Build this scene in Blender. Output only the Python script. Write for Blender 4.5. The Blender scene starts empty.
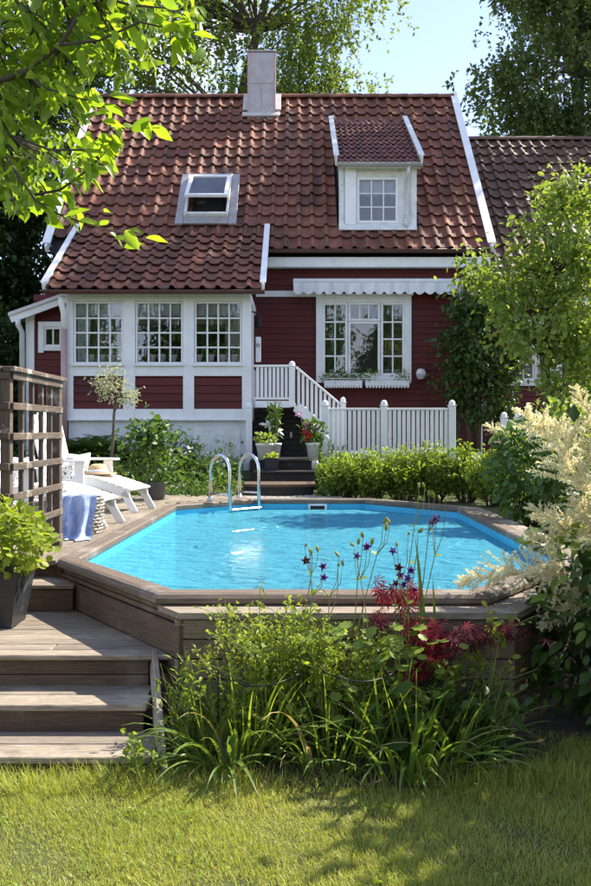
import bpy, math, random
import numpy as np
from mathutils import Vector, Matrix
random.seed(7)
RN = np.random.default_rng(11)
S = bpy.context.scene
COL = S.collection
PI = math.pi

# ------------------------------------------------------------------ camera
EYE = 1.65; FPX = 900.0; CX = 295.5; CY = 430.0
cd = bpy.data.cameras.new('camera'); cam = bpy.data.objects.new('camera', cd); COL.objects.link(cam)
cam.location = (0, 0, EYE); cam.rotation_euler = (PI/2, 0, 0)
cd.sensor_fit = 'VERTICAL'; cd.sensor_height = 36; cd.lens = FPX/886*36
cd.shift_y = -13/886; cd.clip_start = 0.05; cd.clip_end = 2000
S.camera = cam
# ------------------------------------------------------------------ sun and sky
SUN_EL = math.radians(47); SUN_AZ = math.radians(58)          # azimuth clockwise from the view direction
w = bpy.data.worlds.new('World'); S.world = w; w.use_nodes = True
nt = w.node_tree; nt.nodes.clear()
out = nt.nodes.new('ShaderNodeOutputWorld'); bg = nt.nodes.new('ShaderNodeBackground')
sky = nt.nodes.new('ShaderNodeTexSky'); sky.sky_type = 'NISHITA'; sky.sun_disc = False
sky.sun_elevation = SUN_EL; sky.sun_rotation = SUN_AZ; sky.air_density = 1.0; sky.dust_density = .3; sky.ozone_density = 3.0; sky.altitude = 1500
tc = nt.nodes.new('ShaderNodeTexCoord'); mp = nt.nodes.new('ShaderNodeMapping'); mp.inputs['Scale'].default_value = (1, 1, 2.2)
no = nt.nodes.new('ShaderNodeTexNoise'); no.inputs['Scale'].default_value = 3.2; no.inputs['Detail'].default_value = 7; no.inputs['Roughness'].default_value = .58
cr = nt.nodes.new('ShaderNodeValToRGB'); cr.color_ramp.elements[0].position = .48; cr.color_ramp.elements[1].position = .76
mx = nt.nodes.new('ShaderNodeMixRGB'); mx.inputs[2].default_value = (4.7, 4.75, 5.0, 1)
ml = nt.nodes.new('ShaderNodeMath'); ml.operation = 'MULTIPLY'; ml.inputs[1].default_value = .8
L = nt.links.new
L(tc.outputs['Generated'], mp.inputs[0]); L(mp.outputs[0], no.inputs['Vector']); L(no.outputs[0], cr.inputs[0])
L(cr.outputs[0], ml.inputs[0]); L(ml.outputs[0], mx.inputs[0]); tn = nt.nodes.new('ShaderNodeMixRGB'); tn.blend_type = 'MULTIPLY'; tn.inputs[0].default_value = 1; tn.inputs[2].default_value = (1.22, .96, .90, 1); L(sky.outputs[0], tn.inputs[1]); L(tn.outputs[0], mx.inputs[1]); L(mx.outputs[0], bg.inputs[0]); L(bg.outputs[0], out.inputs[0])
bg.inputs['Strength'].default_value = 0.14
sl = bpy.data.lights.new('sun', 'SUN'); sl.energy = 4.0; sl.angle = math.radians(.53); sl.color = (1, .93, .80)
so = bpy.data.objects.new('sun', sl); COL.objects.link(so)
SDIR = Vector((math.cos(SUN_EL)*math.sin(SUN_AZ), math.cos(SUN_EL)*math.cos(SUN_AZ), math.sin(SUN_EL)))
so.rotation_euler = SDIR.to_track_quat('Z', 'Y').to_euler(); so.location = SDIR*40
S.view_settings.view_transform = 'Standard'; S.view_settings.look = 'None'; S.view_settings.gamma = 1
S.view_settings.exposure = 1.5
S.render.engine = 'CYCLES'
S.cycles.max_bounces = 8; S.cycles.transparent_max_bounces = 16

# ------------------------------------------------------------------ helpers
def X(px, d): return (px-CX)*d/FPX
def Z(py, d): return EYE-(py-CY)*d/FPX
def P(px, py, d): return Vector((X(px, d), d, Z(py, d)))

def node(nt, t, **k):
    n = nt.nodes.new(t)
    for a, b in k.items():
        if a.startswith('i_'): n.inputs[int(a[2:]) if a[2:].isdigit() else a[2:]].default_value = b
        else: setattr(n, a, b)
    return n
def rgb(c): return (c[0], c[1], c[2], 1)
def mat(name, c, c2=None, rough=.6, nscale=6, stretch=(1, 1, 1), bump=0, bscale=None, metal=0, rnd=0.0, spec=.4, lo=.35, hi=.65, detail=5, c3=None, n3=2.0, lo3=.55, hi3=.7, pos3=False, st3=(1, 1, 1)):
    """surface colour: c to c2 by noise (object space, stretched), value varied per piece by rnd, c3 = blotches of stain"""
    m = bpy.data.materials.new(name); m.use_nodes = True; t = m.node_tree; l = t.links.new
    b = t.nodes['Principled BSDF']; b.inputs['Roughness'].default_value = rough; b.inputs['Metallic'].default_value = metal
    b.inputs['Specular IOR Level'].default_value = spec
    c2 = c2 or tuple(x*.75 for x in c)
    co = node(t, 'ShaderNodeTexCoord'); oi = node(t, 'ShaderNodeObjectInfo'); ge = node(t, 'ShaderNodeNewGeometry')
    ad = node(t, 'ShaderNodeMath', operation='ADD'); fr = node(t, 'ShaderNodeMath', operation='FRACT')
    l(oi.outputs['Random'], ad.inputs[0]); l(ge.outputs['Random Per Island'], ad.inputs[1]); l(ad.outputs[0], fr.inputs[0])
    mpn = node(t, 'ShaderNodeMapping', i_Scale=stretch); l(co.outputs['Object'], mpn.inputs['Vector'])
    of = node(t, 'ShaderNodeVectorMath', operation='SCALE'); of.inputs[0].default_value = (13.1, 7.7, 5.3); l(oi.outputs['Random'], of.inputs['Scale']); l(of.outputs[0], mpn.inputs['Location'])
    n1 = node(t, 'ShaderNodeTexNoise', i_Scale=nscale, i_Detail=detail, i_Roughness=.6); l(mpn.outputs[0], n1.inputs['Vector'])
    r1 = node(t, 'ShaderNodeMapRange'); r1.inputs[1].default_value = lo; r1.inputs[2].default_value = hi; l(n1.outputs[0], r1.inputs[0])
    mxn = node(t, 'ShaderNodeMixRGB', i_1=rgb(c), i_2=rgb(c2)); l(r1.outputs[0], mxn.inputs[0])
    last = mxn.outputs[0]
    if c3:
        n3n = node(t, 'ShaderNodeTexNoise', i_Scale=n3, i_Detail=6, i_Roughness=.65); m3p = node(t, 'ShaderNodeMapping', i_Scale=st3); l(ge.outputs['Position'] if pos3 else co.outputs['Object'], m3p.inputs[0]); l(m3p.outputs[0], n3n.inputs['Vector'])
        r3 = node(t, 'ShaderNodeMapRange'); r3.inputs[1].default_value = lo3; r3.inputs[2].default_value = hi3; l(n3n.outputs[0], r3.inputs[0])
        m3 = node(t, 'ShaderNodeMixRGB', i_2=rgb(c3)); l(r3.outputs[0], m3.inputs[0]); l(last, m3.inputs[1]); last = m3.outputs[0]
    if rnd:
        mr = node(t, 'ShaderNodeMapRange'); mr.inputs[3].default_value = 1-rnd; mr.inputs[4].default_value = 1+rnd*.6; l(fr.outputs[0], mr.inputs[0])
        hs = node(t, 'ShaderNodeHueSaturation'); l(mr.outputs[0], hs.inputs['Value']); l(last, hs.inputs['Color']); last = hs.outputs[0]
    l(last, b.inputs['Base Color'])
    if bump:
        if bscale:
            n2 = node(t, 'ShaderNodeTexNoise', i_Scale=bscale, i_Detail=4); l(mpn.outputs[0], n2.inputs['Vector'])
        else: n2 = n1
        bp = node(t, 'ShaderNodeBump', i_Strength=bump, i_Distance=.01); l(n2.outputs[0], bp.inputs['Height']); l(bp.outputs[0], b.inputs['Normal'])
    return m
def leafmat(name, c, c2, trans=.4, rough=.45, spec=.35, tcol=None):
    m = bpy.data.materials.new(name); m.use_nodes = True; t = m.node_tree; l = t.links.new
    b = t.nodes['Principled BSDF']; b.inputs['Roughness'].default_value = rough; b.inputs['Specular IOR Level'].default_value = spec
    oi = node(t, 'ShaderNodeObjectInfo'); ge = node(t, 'ShaderNodeNewGeometry'); co = node(t, 'ShaderNodeTexCoord')
    ad = node(t, 'ShaderNodeMath', operation='ADD'); fr = node(t, 'ShaderNodeMath', operation='FRACT')
    l(oi.outputs['Random'], ad.inputs[0]); l(ge.outputs['Random Per Island'], ad.inputs[1]); l(ad.outputs[0], fr.inputs[0])
    n1 = node(t, 'ShaderNodeTexNoise', i_Scale=1.3, i_Detail=2); l(co.outputs['Object'], n1.inputs['Vector'])
    a2 = node(t, 'ShaderNodeMath', operation='MULTIPLY_ADD'); a2.inputs[1].default_value = .75; l(fr.outputs[0], a2.inputs[0])
    s2 = node(t, 'ShaderNodeMath', operation='MULTIPLY_ADD'); s2.inputs[1].default_value = .8; s2.inputs[2].default_value = -.25; l(n1.outputs[0], s2.inputs[0]); l(s2.outputs[0], a2.inputs[2])
    a2.use_clamp = True
    mxn = node(t, 'ShaderNodeMixRGB', i_1=rgb(c), i_2=rgb(c2)); l(a2.outputs[0], mxn.inputs[0]); l(mxn.outputs[0], b.inputs['Base Color'])
    tr = node(t, 'ShaderNodeBsdfTranslucent')
    tm = node(t, 'ShaderNodeMixRGB', blend_type='MULTIPLY', i_0=1.0, i_2=rgb(tcol or (1.75, 1.65, .7))); l(mxn.outputs[0], tm.inputs[1]); l(tm.outputs[0], tr.inputs[0])
    mi = node(t, 'ShaderNodeMixShader', i_0=trans); l(b.outputs[0], mi.inputs[1]); l(tr.outputs[0], mi.inputs[2])
    l(mi.outputs[0], t.nodes['Material Output'].inputs[0])
    return m
def glassmat(name, tint=(.9, .95, .95), refl=.10):
    m = bpy.data.materials.new(name); m.use_nodes = True; t = m.node_tree; l = t.links.new
    t.nodes.remove(t.nodes['Principled BSDF'])
    tr = node(t, 'ShaderNodeBsdfTransparent', i_0=rgb(tint)); gl = node(t, 'ShaderNodeBsdfGlossy', i_Roughness=.012)
    co = node(t, 'ShaderNodeTexCoord'); n = node(t, 'ShaderNodeTexNoise', i_Scale=1.6, i_Detail=1); l(co.outputs['Object'], n.inputs['Vector'])
    bp = node(t, 'ShaderNodeBump', i_Strength=.05, i_Distance=.1); l(n.outputs[0], bp.inputs['Height']); l(bp.outputs[0], gl.inputs['Normal'])
    fn = node(t, 'ShaderNodeFresnel', i_IOR=1.5); ad = node(t, 'ShaderNodeMath', operation='ADD'); ad.inputs[1].default_value = refl; l(fn.outputs[0], ad.inputs[0])
    mi = node(t, 'ShaderNodeMixShader'); l(ad.outputs[0], mi.inputs[0]); l(tr.outputs[0], mi.inputs[1]); l(gl.outputs[0], mi.inputs[2])
    l(mi.outputs[0], t.nodes['Material Output'].inputs[0])
    return m

# chamfered box template
_cf = []; _cv = []
def _tmpl():
    ids = {}
    for c in range(8):
        for a in range(3): ids[(c, a)] = c*3+a
    s = lambda c, a: 1 if c >> a & 1 else -1
    for c in range(8):
        for a in range(3): _cv.append((c, a))
    F = []
    for a in range(3):
        o = [b for b in range(3) if b != a]
        for sg in (0, 1):
            seq = []
            for (u, v) in ((0, 0), (1, 0), (1, 1), (0, 1)):
                c = (sg << a) | (u << o[0]) | (v << o[1]); seq.append(ids[(c, a)])
            F.append(seq)
    for e in range(3):
        a, b = [k for k in range(3) if k != e]
        for u in (0, 1):
            for v in (0, 1):
                c = (u << a) | (v << b); c2 = c | (1 << e)
                F.append([ids[(c, a)], ids[(c2, a)], ids[(c2, b)], ids[(c, b)]])
    for c in range(8): F.append([ids[(c, k)] for k in range(3)])
    vs = []
    for (c, a) in _cv: vs.append(Vector([s(c, k)*(1 if k == a else .9) for k in range(3)]))
    for f in F:
        n = (vs[f[1]]-vs[f[0]]).cross(vs[f[2]]-vs[f[0]])
        if n.dot(sum((vs[i] for i in f), Vector())) < 0: f.reverse()
        _cf.append(f)
_tmpl()
class MB:
    def __init__(s): s.v = []; s.f = []
    def raw(s, vs, fs):
        n = len(s.v); s.v += [tuple(v) for v in vs]; s.f += [[i+n for i in f] for f in fs]; return s
    def obox(s, M, dims, bev=0):
        """box centred at matrix M, full dims"""
        h = [d/2 for d in dims]
        if bev:
            bev = min(bev, min(h)*.6); vs = []
            for (c, a) in _cv:
                vs.append(M @ Vector([(1 if c >> k & 1 else -1)*(h[k] if k == a else h[k]-bev) for k in range(3)]))
            return s.raw(vs, _cf)
        vs = [M @ Vector((h[0]*(1 if i & 1 else -1), h[1]*(1 if i & 2 else -1), h[2]*(1 if i & 4 else -1))) for i in range(8)]
        return s.raw(vs, [(0, 2, 3, 1), (4, 5, 7, 6), (0, 1, 5, 4), (2, 6, 7, 3), (0, 4, 6, 2), (1, 3, 7, 5)])
    def box(s, x0, x1, y0, y1, z0, z1, bev=0):
        return s.obox(Matrix.Translation(((x0+x1)/2, (y0+y1)/2, (z0+z1)/2)), (abs(x1-x0), abs(y1-y0), abs(z1-z0)), bev)
    def bar(s, p0, p1, w, t, up=(0, 0, 1), bev=0):
        M, ln = frame(p0, p1, up); return s.obox(M @ Matrix.Translation((ln/2, 0, 0)), (ln, w, t), bev)
    def tube(s, pts, rad, n=8, cap=True):
        pts = [Vector(p) for p in pts]; k = len(pts)
        if not hasattr(rad, '__len__'): rad = [rad]*k
        base = len(s.v); ref = None
        for i, p in enumerate(pts):
            d = (pts[min(i+1, k-1)]-pts[max(i-1, 0)]).normalized()
            if ref is None: ref = d.orthogonal().normalized()
            else:
                ref = ref-d*ref.dot(d)
                ref = ref.normalized() if ref.length > 1e-6 else d.orthogonal().normalized()
            b = d.cross(ref)
            for j in range(n):
                a = 2*PI*j/n; s.v.append(tuple(p+(ref*math.cos(a)+b*math.sin(a))*rad[i]))
        for i in range(k-1):
            for j in range(n):
                a = base+i*n+j; b2 = base+i*n+(j+1) % n; s.f.append([a, b2, b2+n, a+n])
        if cap: s.f.append([base+j for j in range(n)][::-1]); s.f.append([base+(k-1)*n+j for j in range(n)])
        return s
    def lathe(s, prof, c=(0, 0, 0), n=16):
        base = len(s.v); c = Vector(c)
        for (r, z) in prof:
            for j in range(n): s.v.append(tuple(c+Vector((r*math.cos(2*PI*j/n), r*math.sin(2*PI*j/n), z))))
        for i in range(len(prof)-1):
            for j in range(n):
                a = base+i*n+j; b = base+i*n+(j+1) % n; s.f.append([a, b, b+n, a+n])
        if prof[0][0] > 1e-4: s.f.append([base+j for j in range(n)][::-1])
        if prof[-1][0] > 1e-4: s.f.append([base+(len(prof)-1)*n+j for j in range(n)])
        return s
    def prism(s, poly, z0, z1):
        n = len(poly); vs = [(x, y, z0) for x, y in poly]+[(x, y, z1) for x, y in poly]
        return s.raw(vs, [list(range(n))[::-1], list(range(n, 2*n))]+[[i, (i+1) % n, (i+1) % n+n, i+n] for i in range(n)])
    def mesh(s, name, m, smooth=False):
        me = bpy.data.meshes.new(name); me.from_pydata(s.v, [], s.f); me.update()
        if m: me.materials.append(m)
        if smooth: me.polygons.foreach_set('use_smooth', [True]*len(me.polygons))
        return me
    def ob(s, name, m, parent=None, smooth=False, M=None): return link(name, s.mesh(name, m, smooth), parent, M)
def frame(p0, p1, up=(0, 0, 1)):
    p0 = Vector(p0); p1 = Vector(p1); x = (p1-p0); ln = x.length; x.normalize(); up = Vector(up)
    y = up.cross(x)
    if y.length < 1e-6: y = Vector((0, 1, 0)).cross(x)
    y.normalize(); z = x.cross(y)
    M = Matrix((x, y, z)).transposed().to_4x4(); M.translation = p0
    return M, ln
def link(name, data, parent=None, M=None):
    o = bpy.data.objects.new(name, data); COL.objects.link(o)
    if parent is not None:
        o.parent = parent; o.matrix_parent_inverse = Matrix.Translation(Vector(parent.get('_w', (0, 0, 0)))).inverted() if '_w' in parent else Matrix()
    if M is not None: o.matrix_basis = M
    return o
def thing(name, loc, label, cat, group=None):
    o = bpy.data.objects.new(name, None); COL.objects.link(o); o.empty_display_size = .1
    o.location = loc; o['_w'] = tuple(loc)
    return tag(o, label, cat, group)
def tag(o, label, cat, group=None):
    o['label'] = label; o['category'] = cat
    if group: o['group'] = group
    return o
def struct(o): o['kind'] = 'structure'; return o
def stuff(o): o['kind'] = 'stuff'; return o
def plank(parent, p0, p1, w, t, m, up=(0, 0, 1), name='plank', bev=.004, j=0.0):
    """a board of its own, grain along local x"""
    p0 = Vector(p0); p1 = Vector(p1)
    if j: p0 = p0+Vector((0, 0, random.uniform(-j, j))); p1 = p1+Vector((0, 0, random.uniform(-j, j)))
    M, ln = frame(p0, p1, up)
    return MB().obox(Matrix.Translation((ln/2, 0, 0)), (ln, w, t), bev).ob(name, m, parent, M=M)
def split_plank(parent, p0, p1, w, t, m, **k):
    p0 = Vector(p0); p1 = Vector(p1); q = random.uniform(.25, .8); g = (p1-p0).normalized()*.003
    plank(parent, p0, p0.lerp(p1, q)-g, w, t, m, **k); plank(parent, p0.lerp(p1, q)+g, p1, w, t, m, **k)
def npmesh(name, V, F, m, smooth=False):
    """V (N,3), F (M,k) numpy"""
    me = bpy.data.meshes.new(name); k = F.shape[1]
    me.vertices.add(len(V)); me.vertices.foreach_set('co', np.asarray(V, np.float32).ravel())
    me.loops.add(F.size); me.loops.foreach_set('vertex_index', np.asarray(F, np.int32).ravel())
    me.polygons.add(len(F)); me.polygons.foreach_set('loop_start', np.arange(0, F.size, k, dtype=np.int32))
    if smooth: me.polygons.foreach_set('use_smooth', np.ones(len(F), bool))
    me.update(calc_edges=True)
    if m: me.materials.append(m)
    return me
# leaf templates: x side, y along, z normal ; triangles
def T_diamond(wd=.5, fold=.12): return np.array([(0, 0, 0), (wd/2, .45, fold), (0, 1, -.05), (-wd/2, .45, fold)], float), np.array([(0, 1, 2), (0, 2, 3)])
def T_oval(wd=.6, fold=.1, curl=-.12):
    v = [(0, 0, 0), (0, .5, 0), (0, 1, curl), (wd*.38, .22, fold*.7), (wd*.5, .5, fold), (wd*.3, .8, fold*.5+curl*.5), (-wd*.38, .22, fold*.7), (-wd*.5, .5, fold), (-wd*.3, .8, fold*.5+curl*.5)]
    f = [(0, 3, 1), (3, 4, 1), (4, 5, 1), (5, 2, 1), (0, 1, 6), (6, 1, 7), (7, 1, 8), (8, 1, 2)]
    return np.array(v, float), np.array(f)
def unit(a): return a/np.maximum(np.linalg.norm(a, axis=-1, keepdims=True), 1e-9)
def leaves(pos, dirs, nrm, size, T):
    tv, tf = T; pos = np.asarray(pos, float); N = len(pos)
    y = unit(np.asarray(dirs, float)); x = unit(np.cross(y, nrm)); z = np.cross(x, y)
    size = np.broadcast_to(np.asarray(size, float), (N,))[:, None, None]
    V = pos[:, None, :]+size*(tv[None, :, 0:1]*x[:, None, :]+tv[None, :, 1:2]*y[:, None, :]+tv[None, :, 2:3]*z[:, None, :])
    F = tf[None]+(np.arange(N)*len(tv))[:, None, None]
    return V.reshape(-1, 3), F.reshape(-1, 3)
def rdir(n, up=0.0, R=RN):
    d = R.normal(size=(n, 3)); d[:, 2] += up; return unit(d)
def leafcloud(pos, size, T, out=None, droop=-.35, upn=1.0, sv=.3, R=RN):
    """leaves at pos, pointing outwards+down, faces roughly up"""
    n = len(pos); d = R.normal(size=(n, 3))*.8; d[:, 2] += droop
    if out is not None: d += out*.8
    nr = R.normal(size=(n, 3))*.6; nr[:, 2] += upn
    return leaves(pos, d, nr, size*(1+R.uniform(-sv, sv, n)), T)
def ellipsoid_pts(c, r, n, R=RN, hollow=.55):
    u = unit(R.normal(size=(n, 3))); q = R.uniform(hollow**3, 1, n)**(1/3)
    return np.asarray(c)+u*q[:, None]*np.asarray(r), u
def crown(blobs, nclump, nleaf, lsize, T, crad=.4, seed=1, droop=-.35, strand=0, hollow=.5):
    """blobs = [(centre, radii)], returns V, F and the clump centres"""
    R = np.random.default_rng(seed); vol = np.array([b[1][0]*b[1][1]*b[1][2] for b in blobs])**(2/3); vol /= vol.sum()
    cc = []; uu = []
    for (c, r), q in zip(blobs, vol):
        p, u = ellipsoid_pts(c, r, max(3, int(nclump*q)), R, hollow); cc.append(p); uu.append(u)
    cc = np.concatenate(cc); uu = np.concatenate(uu)
    idx = R.integers(0, len(cc), nleaf); wt = R.uniform(.55, 1.35, len(cc))
    p = R.normal(size=(nleaf, 3))*(crad*.5)*wt[idx][:, None]
    p[:, 2] *= .75
    if strand:
        sid = R.integers(0, 7, nleaf); off = R.normal(size=(len(cc), 7, 3))*crad*.8; off[:, :, 2] *= .3
        t = R.uniform(0, 1, nleaf); ln = R.uniform(.4, 1, (len(cc), 7))*strand
        p = off[idx, sid]+R.normal(size=(nleaf, 3))*.05*crad
        p[:, 2] -= t*ln[idx, sid]; sway = R.normal(size=(len(cc), 7, 2))*.18
        p[:, 0] += sway[idx, sid, 0]*t; p[:, 1] += sway[idx, sid, 1]*t
    V, F = leafcloud(cc[idx]+p, lsize, T, uu[idx], droop, R=R)
    return V, F, cc
def limbs(mb, root, targets, r0, R, n=6, sag=.12, segs=5):
    for t in targets:
        root_ = Vector(root); t = Vector(t); mid = (t-root_); ln = mid.length
        pts = []; k = Vector(R.normal(size=3))*ln*.08
        for i in range(segs+1):
            q = i/segs; p = root_.lerp(t, q); p.z += math.sin(q*PI)*sag*ln; p += k*math.sin(q*PI)
            pts.append(p)
        mb.tube(pts, [r0*(1-.85*i/segs) for i in range(segs+1)], n)
def put_leaf(parent, me, p, d, nrm, s, name='leaf'):
    y = Vector(d).normalized(); x = y.cross(Vector(nrm))
    if x.length < 1e-4: x = y.orthogonal()
    x.normalize(); z = x.cross(y)
    M = Matrix((x*s, y*s, z*s)).transposed().to_4x4(); M.translation = p
    return link(name, me, parent, M)
def ovate_mesh(name, m, wd=.5, fold=.1, curl=-.15, seg=6, serr=0, wave=0.0):
    """one broad leaf, base at origin, along +y, length 1"""
    v = []; f = []
    for i in range(seg+1):
        t = i/seg; hw = wd/2*(math.sin(PI*min(1, t**.78))**.8 if 0 < t < 1 else 0.0)+.004
        z = curl*t*t; wv = wave*math.sin(t*9)
        v += [(-hw, t, z+fold*hw*2+wv), (0, t, z), (hw, t, z+fold*hw*2-wv)]
        if i:
            a = (i-1)*3; f += [(a, a+1, a+4, a+3), (a+1, a+2, a+5, a+4)]
    return MB().raw(v, f).mesh(name, m, True)
def blade_mesh(name, m, wd=.04, bend=.5, tipdrop=.3, seg=8, fold=.5):
    """strap leaf: rises along z, arches over +y; length 1"""
    v = []; f = []; p = Vector((0, 0, 0)); a = PI/2-.08
    for i in range(seg+1):
        t = i/seg; hw = wd/2*(1-t**3)*(.75+.5*math.sin(PI*min(1, t*1.2)) if t < .83 else 1.0)+.0008
        up = Vector((0, -math.sin(a), math.cos(a)))
        v += [tuple(p+Vector((-hw, 0, 0))+up*hw*fold), tuple(p), tuple(p+Vector((hw, 0, 0))+up*hw*fold)]
        if i:
            k = (i-1)*3; f += [(k, k+1, k+4, k+3), (k+1, k+2, k+5, k+4)]
        p = p+Vector((0, math.cos(a), math.sin(a)))/seg
        a -= (bend+tipdrop*max(0, t-.4)*3)*PI/2/seg
    return MB().raw(v, f).mesh(name, m, True)

# ------------------------------------------------------------------ materials
m_soil = mat('soil', (.075, .052, .035), (.04, .03, .02), rough=.95, nscale=9, bump=.6, bscale=30)
m_lawn = mat('lawn', (.085, .10, .025), (.05, .058, .018), rough=.95, nscale=5, bump=.5, bscale=60, c3=(.12, .10, .045), n3=6)
m_wood = mat('weathered_wood', (.36, .30, .228), (.155, .122, .092), rough=.9, nscale=9, stretch=(.9, 16, 16), bump=.35, bscale=40, rnd=.24, c3=(.45, .385, .29), n3=1.6, pos3=True)
m_wood_dk = mat('brown_stained_wood', (.165, .108, .064), (.085, .056, .036), rough=.8, nscale=9, stretch=(.8, 15, 15), bump=.3, bscale=40, rnd=.26, c3=(.235, .18, .125), n3=2.2, pos3=True)
m_clad = mat('light_brown_wood', (.28, .21, .135), (.16, .118, .078), rough=.85, nscale=9, stretch=(.9, 16, 16), bump=.3, bscale=40, rnd=.25, c3=(.31, .26, .20), n3=2, pos3=True)
m_coping = mat('coping_wood', (.225, .172, .128), (.095, .07, .052), rough=.6, nscale=12, stretch=(.35, 10, 10), bump=.3, bscale=40, rnd=.15, c3=(.30, .26, .22), n3=2.2)
m_trellis = mat('trellis_wood', (.15, .105, .072), (.075, .052, .037), rough=.8, nscale=12, stretch=(.5, 8, 8), bump=.3, rnd=.2, c3=(.42, .37, .3), n3=5, lo3=.56, hi3=.66)
m_black_wood = mat('dark_stained_wood', (.03, .024, .02), (.018, .014, .012), rough=.55, nscale=10, stretch=(.4, 7, 7), rnd=.25, c3=(.07, .058, .048), n3=4)
m_red = mat('red_paint', (.120, .0150, .0115), (.086, .0112, .0095), rough=.66, nscale=5, stretch=(.3, 1, 7), bump=.2, bscale=35, rnd=.14, c3=(.064, .0125, .0125), n3=1.1, lo3=.48, hi3=.7, pos3=True, st3=(.6, 1, 1.6))
m_white = mat('white_paint', (.84, .84, .81), (.76, .76, .74), rough=.45, nscale=5, bump=.05, bscale=30, rnd=.03, c3=(.62, .61, .57), n3=2.4, lo3=.6, hi3=.78)
m_white_old = mat('weathered_white_paint', (.78, .78, .74), (.62, .63, .58), rough=.5, nscale=8, bump=.08, rnd=.04, c3=(.40, .43, .36), n3=5, lo3=.6, hi3=.75)
m_plinth = mat('white_render', (.74, .75, .74), (.60, .62, .62), rough=.8, nscale=3, bump=.2, bscale=60, c3=(.48, .50, .48), n3=1.8, lo3=.58, hi3=.75)
m_tile = mat('red_roof_tile', (.280, .110, .064), (.175, .070, .046), rough=.66, nscale=7, bump=.4, bscale=45, rnd=.27, spec=.25, c3=(.095, .062, .048), n3=1.5, lo3=.44, hi3=.74, pos3=True, st3=(2.6, .45, .45))
m_tile_dk = mat('brown_roof_tile', (.17, .092, .058), (.11, .064, .044), rough=.6, nscale=5, bump=.25, bscale=40, rnd=.25, spec=.4, c3=(.07, .055, .045), n3=3, lo3=.55, hi3=.75)
m_under = mat('roof_underlay', (.03, .025, .022), rough=.9)
m_metal_gut = mat('brown_gutter_metal', (.13, .055, .045), (.09, .045, .04), rough=.4, metal=.2, nscale=6)
m_metal = mat('grey_sheet_metal', (.42, .40, .39), (.33, .32, .31), rough=.45, metal=.35, nscale=5, c3=(.36, .26, .24), n3=1.8)
m_pinkmetal = mat('rusty_pink_sheet_metal', (.48, .33, .31), (.40, .27, .25), rough=.5, metal=.15, nscale=5)
m_flash = mat('pale_flashing', (.62, .60, .58), (.50, .47, .45), rough=.5, metal=.2, nscale=6)
m_steel = mat('polished_steel', (.72, .74, .75), (.65, .67, .68), rough=.18, metal=1)
m_iron = mat('black_iron', (.015, .015, .017), rough=.5)
m_glass = glassmat('window_glass', (.98, .985, .98), refl=.045)
m_interior = mat('pale_interior', (.62, .62, .59), (.54, .54, .52), rough=.9)
m_floor_in = mat('interior_floor', (.25, .17, .11), rough=.6)
m_lace = leafmat('lace_fabric', (.72, .73, .72), (.6, .61, .6), trans=.4, rough=.9, spec=.1, tcol=(1, 1, 1))
m_curtain = mat('dotted_curtain', (.66, .68, .68), (.38, .42, .44), rough=.9, nscale=16, lo=.5, hi=.6)
m_pot = mat('white_pot', (.80, .80, .78), (.72, .72, .70), rough=.35, nscale=4)
m_potdk = mat('charcoal_planter', (.035, .037, .04), (.02, .022, .025), rough=.4, nscale=3, stretch=(1, 1, 4), c3=(.16, .16, .16), n3=5, lo3=.58, hi3=.72)
m_potgrey = mat('grey_pot', (.12, .125, .13), (.085, .09, .095), rough=.6, nscale=5)
m_bark = mat('bark', (.11, .085, .065), (.055, .042, .033), rough=.9, nscale=9, stretch=(3, 3, .8), bump=.5)
m_bark_birch = mat('birch_bark', (.30, .28, .25), (.07, .06, .055), rough=.8, nscale=4, stretch=(1, 1, 4), lo=.5, hi=.6)
m_stem = mat('green_stem', (.26, .32, .09), (.20, .20, .07), rough=.6, nscale=8)
m_twig = mat('twig', (.10, .072, .05), (.06, .045, .032), rough=.8)
m_cush = mat('dotted_cushion', (.80, .80, .79), (.10, .11, .13), rough=.9, nscale=62, lo=.60, hi=.63, detail=0)
m_blanket = mat('blue_striped_blanket', (.24, .31, .50), (.42, .48, .62), rough=.95, nscale=26, stretch=(1, 1, .15), bump=.2, bscale=90, lo=.4, hi=.6, c3=(.72, .76, .84), n3=7, lo3=.62, hi3=.68)
m_wick = mat('wicker', (.55, .50, .40), (.20, .17, .14), rough=.8, nscale=30, lo=.45, hi=.55, rnd=.3)
m_straw = mat('straw', (.62, .44, .24), (.50, .34, .18), rough=.8, nscale=40, bump=.3)
m_liner = mat('blue_pool_liner', (.045, .42, .63), (.055, .46, .67), rough=.5, nscale=2)
m_patio = mat('grey_paving', (.36, .34, .31), (.26, .25, .23), rough=.9, nscale=6, rnd=.2, bump=.3)
m_awn = mat('awning_fabric', (.76, .76, .74), (.66, .66, .65), rough=.9, nscale=5)
m_awn2 = mat('awning_grey_stripe', (.64, .65, .64), (.58, .59, .59), rough=.9, nscale=5)
m_enamel = mat('white_enamel', (.8, .8, .8), rough=.2)

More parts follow.
